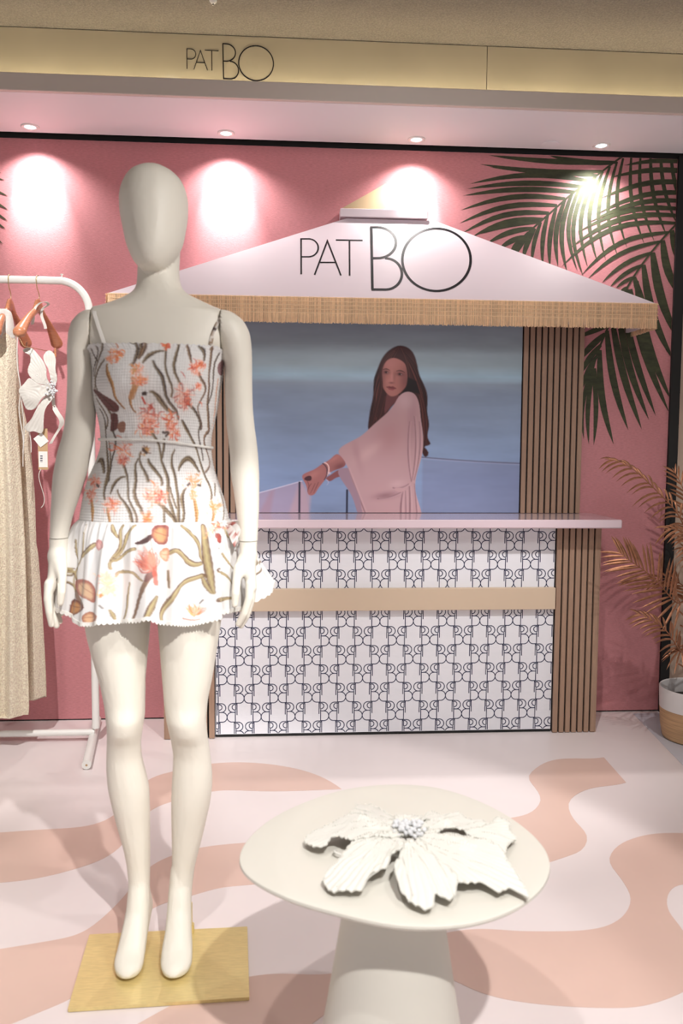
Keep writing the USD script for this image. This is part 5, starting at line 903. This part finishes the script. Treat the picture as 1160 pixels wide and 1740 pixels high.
e0, e1 = C2[2], C2[-3]; w0, w1 = ay(40, 588, e0[1]), ay(93, 599, RY+.02)
wire = np.array([w0, (w0+w1)/2, w1]); obj('peg_wire', tube(curve(wire, 12), .0012, 8), 'brass', h2, smooth=True)
obj('peg_wire', tube([e0+[0, 0, -.02], w0], .0011, 8), 'brass', h2, smooth=True); obj('peg_wire', tube([e1+[0, 0, -.01], ay(98, 597, e1[1])], .0011, 8), 'brass', h2, smooth=True)
for px, py, y_ in ((46, 587, GY-.004), (94.5, 597, GY-.002)):
    p = ay(px, py, y_); obj('peg', cat_(bx(p[0]-.003, p[0]+.003, p[1]-.006, p[1]-.001, p[2]-.022, p[2]+.012, .0008), bx(p[0]-.006, p[0]-.001, p[1]+.001, p[1]+.006, p[2]-.018, p[2]+.010, .0008)), 'hanger_wood', h2, label='small wooden clip')
# price tag
tg = thing('price_tag', 'brown card price tag with white label hanging from the white flower top', 'price tag', tuple(ay(72, 765, GY)))
def card(px0, py0, px1, py1, y_, t, m, nm, rot=0, **k):
    a, b = ay(px0, py0, y_), ay(px1, py1, y_); v, f = bx(a[0], b[0], y_-t, y_, b[2], a[2]); c = np.array([(a[0]+b[0])/2, y_, (a[2]+b[2])/2]); r = math.radians(rot); d = v-c
    v = c+np.c_[d[:, 0]*math.cos(r)-d[:, 2]*math.sin(r), d[:, 1], d[:, 0]*math.sin(r)+d[:, 2]*math.cos(r)]; return obj(nm, (v, f), m, tg, **k)
card(64, 728, 82, 798, GY+.001, .0012, 'kraft', 'tag_card'); card(65.5, 767, 81, 794, GY-.0006, .0006, 'paper', 'label_sticker'); card(60.5, 738, 79, 757, GY-.0022, .0008, 'paper', 'small_label', 38, label='tilted white hang label')
a_ = 0
for k in range(9): card(68.2+0.0, 774+k*1.35, 72.4, 774+k*1.35+(.5 if k % 3 else .9), GY-.0013, .0002, 'ink', 'barcode_line')
for k in range(3): card(75+k*1.8, 770, 75.4+k*1.8, 790, GY-.0013, .0002, 'letter_black', 'print_line')
obj('plastic_loop', tube(curve([ay(70, 797, GY-.001), ay(71, 830, GY), ay(72.3, 860, GY+.002), ay(69.5, 863, GY)], 24), .0016, 8), 'white_satin', tg, smooth=True)
# ================================================================= gold palm in its pot
mat('gold_leaf', (.34, .15, .08), .42, metal=.65, vary=(40, .25))
mat('pot_white', (.74, .72, .72), .4)
mat('pot_wood', (.52, .32, .17), .55, stretch=(1, 1, 26), vary=(9, .22))
mat('soil', (.03, .022, .018), .9, bump=(60, 1, .01))
PC = np.array([1.715, 3.34, 0])
pot = thing('plant_pot', 'round pot with white upper half and wood-banded lower half', 'plant pot', PC); zr_p, zm_p = .212, .128
obj('pot_lower', lathe([(.0005, .0), (.122, .0), (.130, .006), (.140, .06), (.1445, zm_p)], PC, 80), 'pot_wood', pot, smooth=40, label='wood-grained lower band')
obj('pot_upper', lathe([(.1445, zm_p+.0003), (.147, .17), (.148, zr_p), (.146, zr_p+.003), (.142, zr_p), (.140, .17), (.139, zm_p+.0003)], PC, 80), 'pot_white', pot, smooth=40, label='white upper rim')
obj('soil', lathe([(.0005, .165), (.06, .163), (.138, .155), (.138, .150), (.0005, .150)], PC, 48), 'soil', pot)
pl = thing('gold_palm', 'artificial palm with metallic copper-gold fronds in a pot at the right edge', 'artificial palm', (PC[0], PC[1], .165))
sx_ = ay(1160, 1150, 3.33)[0]
st = curve([(PC[0]-.03, PC[1], .15), (PC[0]-.055, PC[1], .32), (PC[0]-.06, PC[1]-.005, .5), (PC[0]-.055, PC[1], .68)], 24)
obj('stem', cat_(tube(st, np.linspace(.012, .007, 24), 12), *[tube(curve([st[i], st[i]+[rng.uniform(-.02, .02), -.01, .03], st[i]+[rng.uniform(-.05, .05), rng.uniform(-.04, .02), .07]], 8), .003, 6) for i in (4, 8, 11, 14)]), 'gold_leaf', pl, smooth=True)
def frond(pts, n, ln, droop, face, spread=58, w=.011, two=True, lab=None):
    """pts: 3D rachis from base to tip; leaflets on both sides in the plane that FACE looks at"""
    C = curve(pts, 80); T = np.gradient(C, axis=0); T /= np.linalg.norm(T, axis=1)[:, None]
    fr = obj('frond', tube(C, np.linspace(.0038, .0012, 80), 8), 'gold_leaf', pl, smooth=True, label=lab)
    for i in range(n):
        s = .14+.84*(i+.5)/n; k = int(s*79); face_ = np.array(face, float); sd = np.cross(T[k], face_); sd /= np.linalg.norm(sd)
        for sg in ((1, -1) if two else (1,)):
            L = 1.2*ln*(.55+.7*math.sin(math.pi*min(s*.9+.08, 1)))*rng.uniform(.85, 1.1); a = math.radians(spread*(1-.55*s)+rng.uniform(-5, 5)); dr_ = T[k]*math.cos(a)+sg*sd*math.sin(a)-face_/np.linalg.norm(face_)*rng.uniform(-.12, .12)
            u = np.linspace(0, 1, 6)[:, None]; P = C[k]+dr_*L*u+np.array([0, 0, -1])*droop*L*u**2; P[:, 1] = np.minimum(P[:, 1], 3.685); wv = np.cross(dr_, face_); wv /= np.linalg.norm(wv); wd = w*(np.sin(np.pi*np.clip(u*.9+.1, 0, 1))**.7)*.5; nv = face_/np.linalg.norm(face_)
            v = np.concatenate([P+wv*wd, P+nv*wd*.45, P-wv*wd]); f = [(0+j, 6+j, 7+j, 1+j) for j in range(5)]+[(6+j, 12+j, 13+j, 7+j) for j in range(5)]
            obj('leaflet', (v, np.vstack([np.array(f)[:, [0, 1, 2]], np.array(f)[:, [0, 2, 3]]])), 'gold_leaf', fr)
def pth(base, *p): return [np.array(base, float)]+[ay(a, b, y_) for a, b, y_ in p]
b0 = st[-1]
frond(pth(st[-1], (1170, 930, 3.34), (1154, 878, 3.33), (1113, 832, 3.32), (1073, 796, 3.33), (1027, 780, 3.36)), 19, .085, .55, (.1, -1, .35), 50, .010, lab='long upper frond arching left')
frond(pth(st[-4], (1151, 1024, 3.29), (1117, 989, 3.27), (1082, 961, 3.27), (1047, 934, 3.30)), 19, .105, .10, (.0, -1, .15), 66, .011, lab='middle frond with upright leaflets')
frond(pth(st[-8], (1154, 1106, 3.28), (1135, 1076, 3.24), (1113, 1057, 3.24), (1079, 1042, 3.27)), 15, .075, .35, (.1, -1, .3), 55, .010, lab='short lower frond')
frond(pth(st[-2], (1182, 940, 3.42), (1176, 880, 3.45), (1160, 830, 3.47), (1142, 795, 3.50)), 16, .085, .2, (.2, -1, .1), 60, .010, lab='pale upright frond at the frame edge')
frond(pth(st[-3], (1190, 985, 3.24), (1178, 930, 3.18), (1160, 905, 3.16), (1128, 900, 3.17)), 14, .085, .5, (.1, -1, .5), 55, .011)
frond(pth(st[-5], (1185, 1040, 3.42), (1165, 1000, 3.50), (1140, 985, 3.56), (1105, 985, 3.60)), 14, .085, .2, (.1, -1, .1), 58, .010)
frond([st[-1], st[-1]+[.10, 0, .16], st[-1]+[.22, -.03, .24], st[-1]+[.36, -.06, .20]], 14, .10, .4, (.0, -1, .4))
frond([st[-3], st[-3]+[.08, .06, .2], st[-3]+[.14, .14, .34], st[-3]+[.2, .2, .38]], 14, .09, .3, (.0, -1, .3))
frond([st[-4], st[-4]+[.08, -.1, .08], st[-4]+[.18, -.22, .10], st[-4]+[.26, -.30, .02]], 14, .09, .4, (.0, -.6, 1))
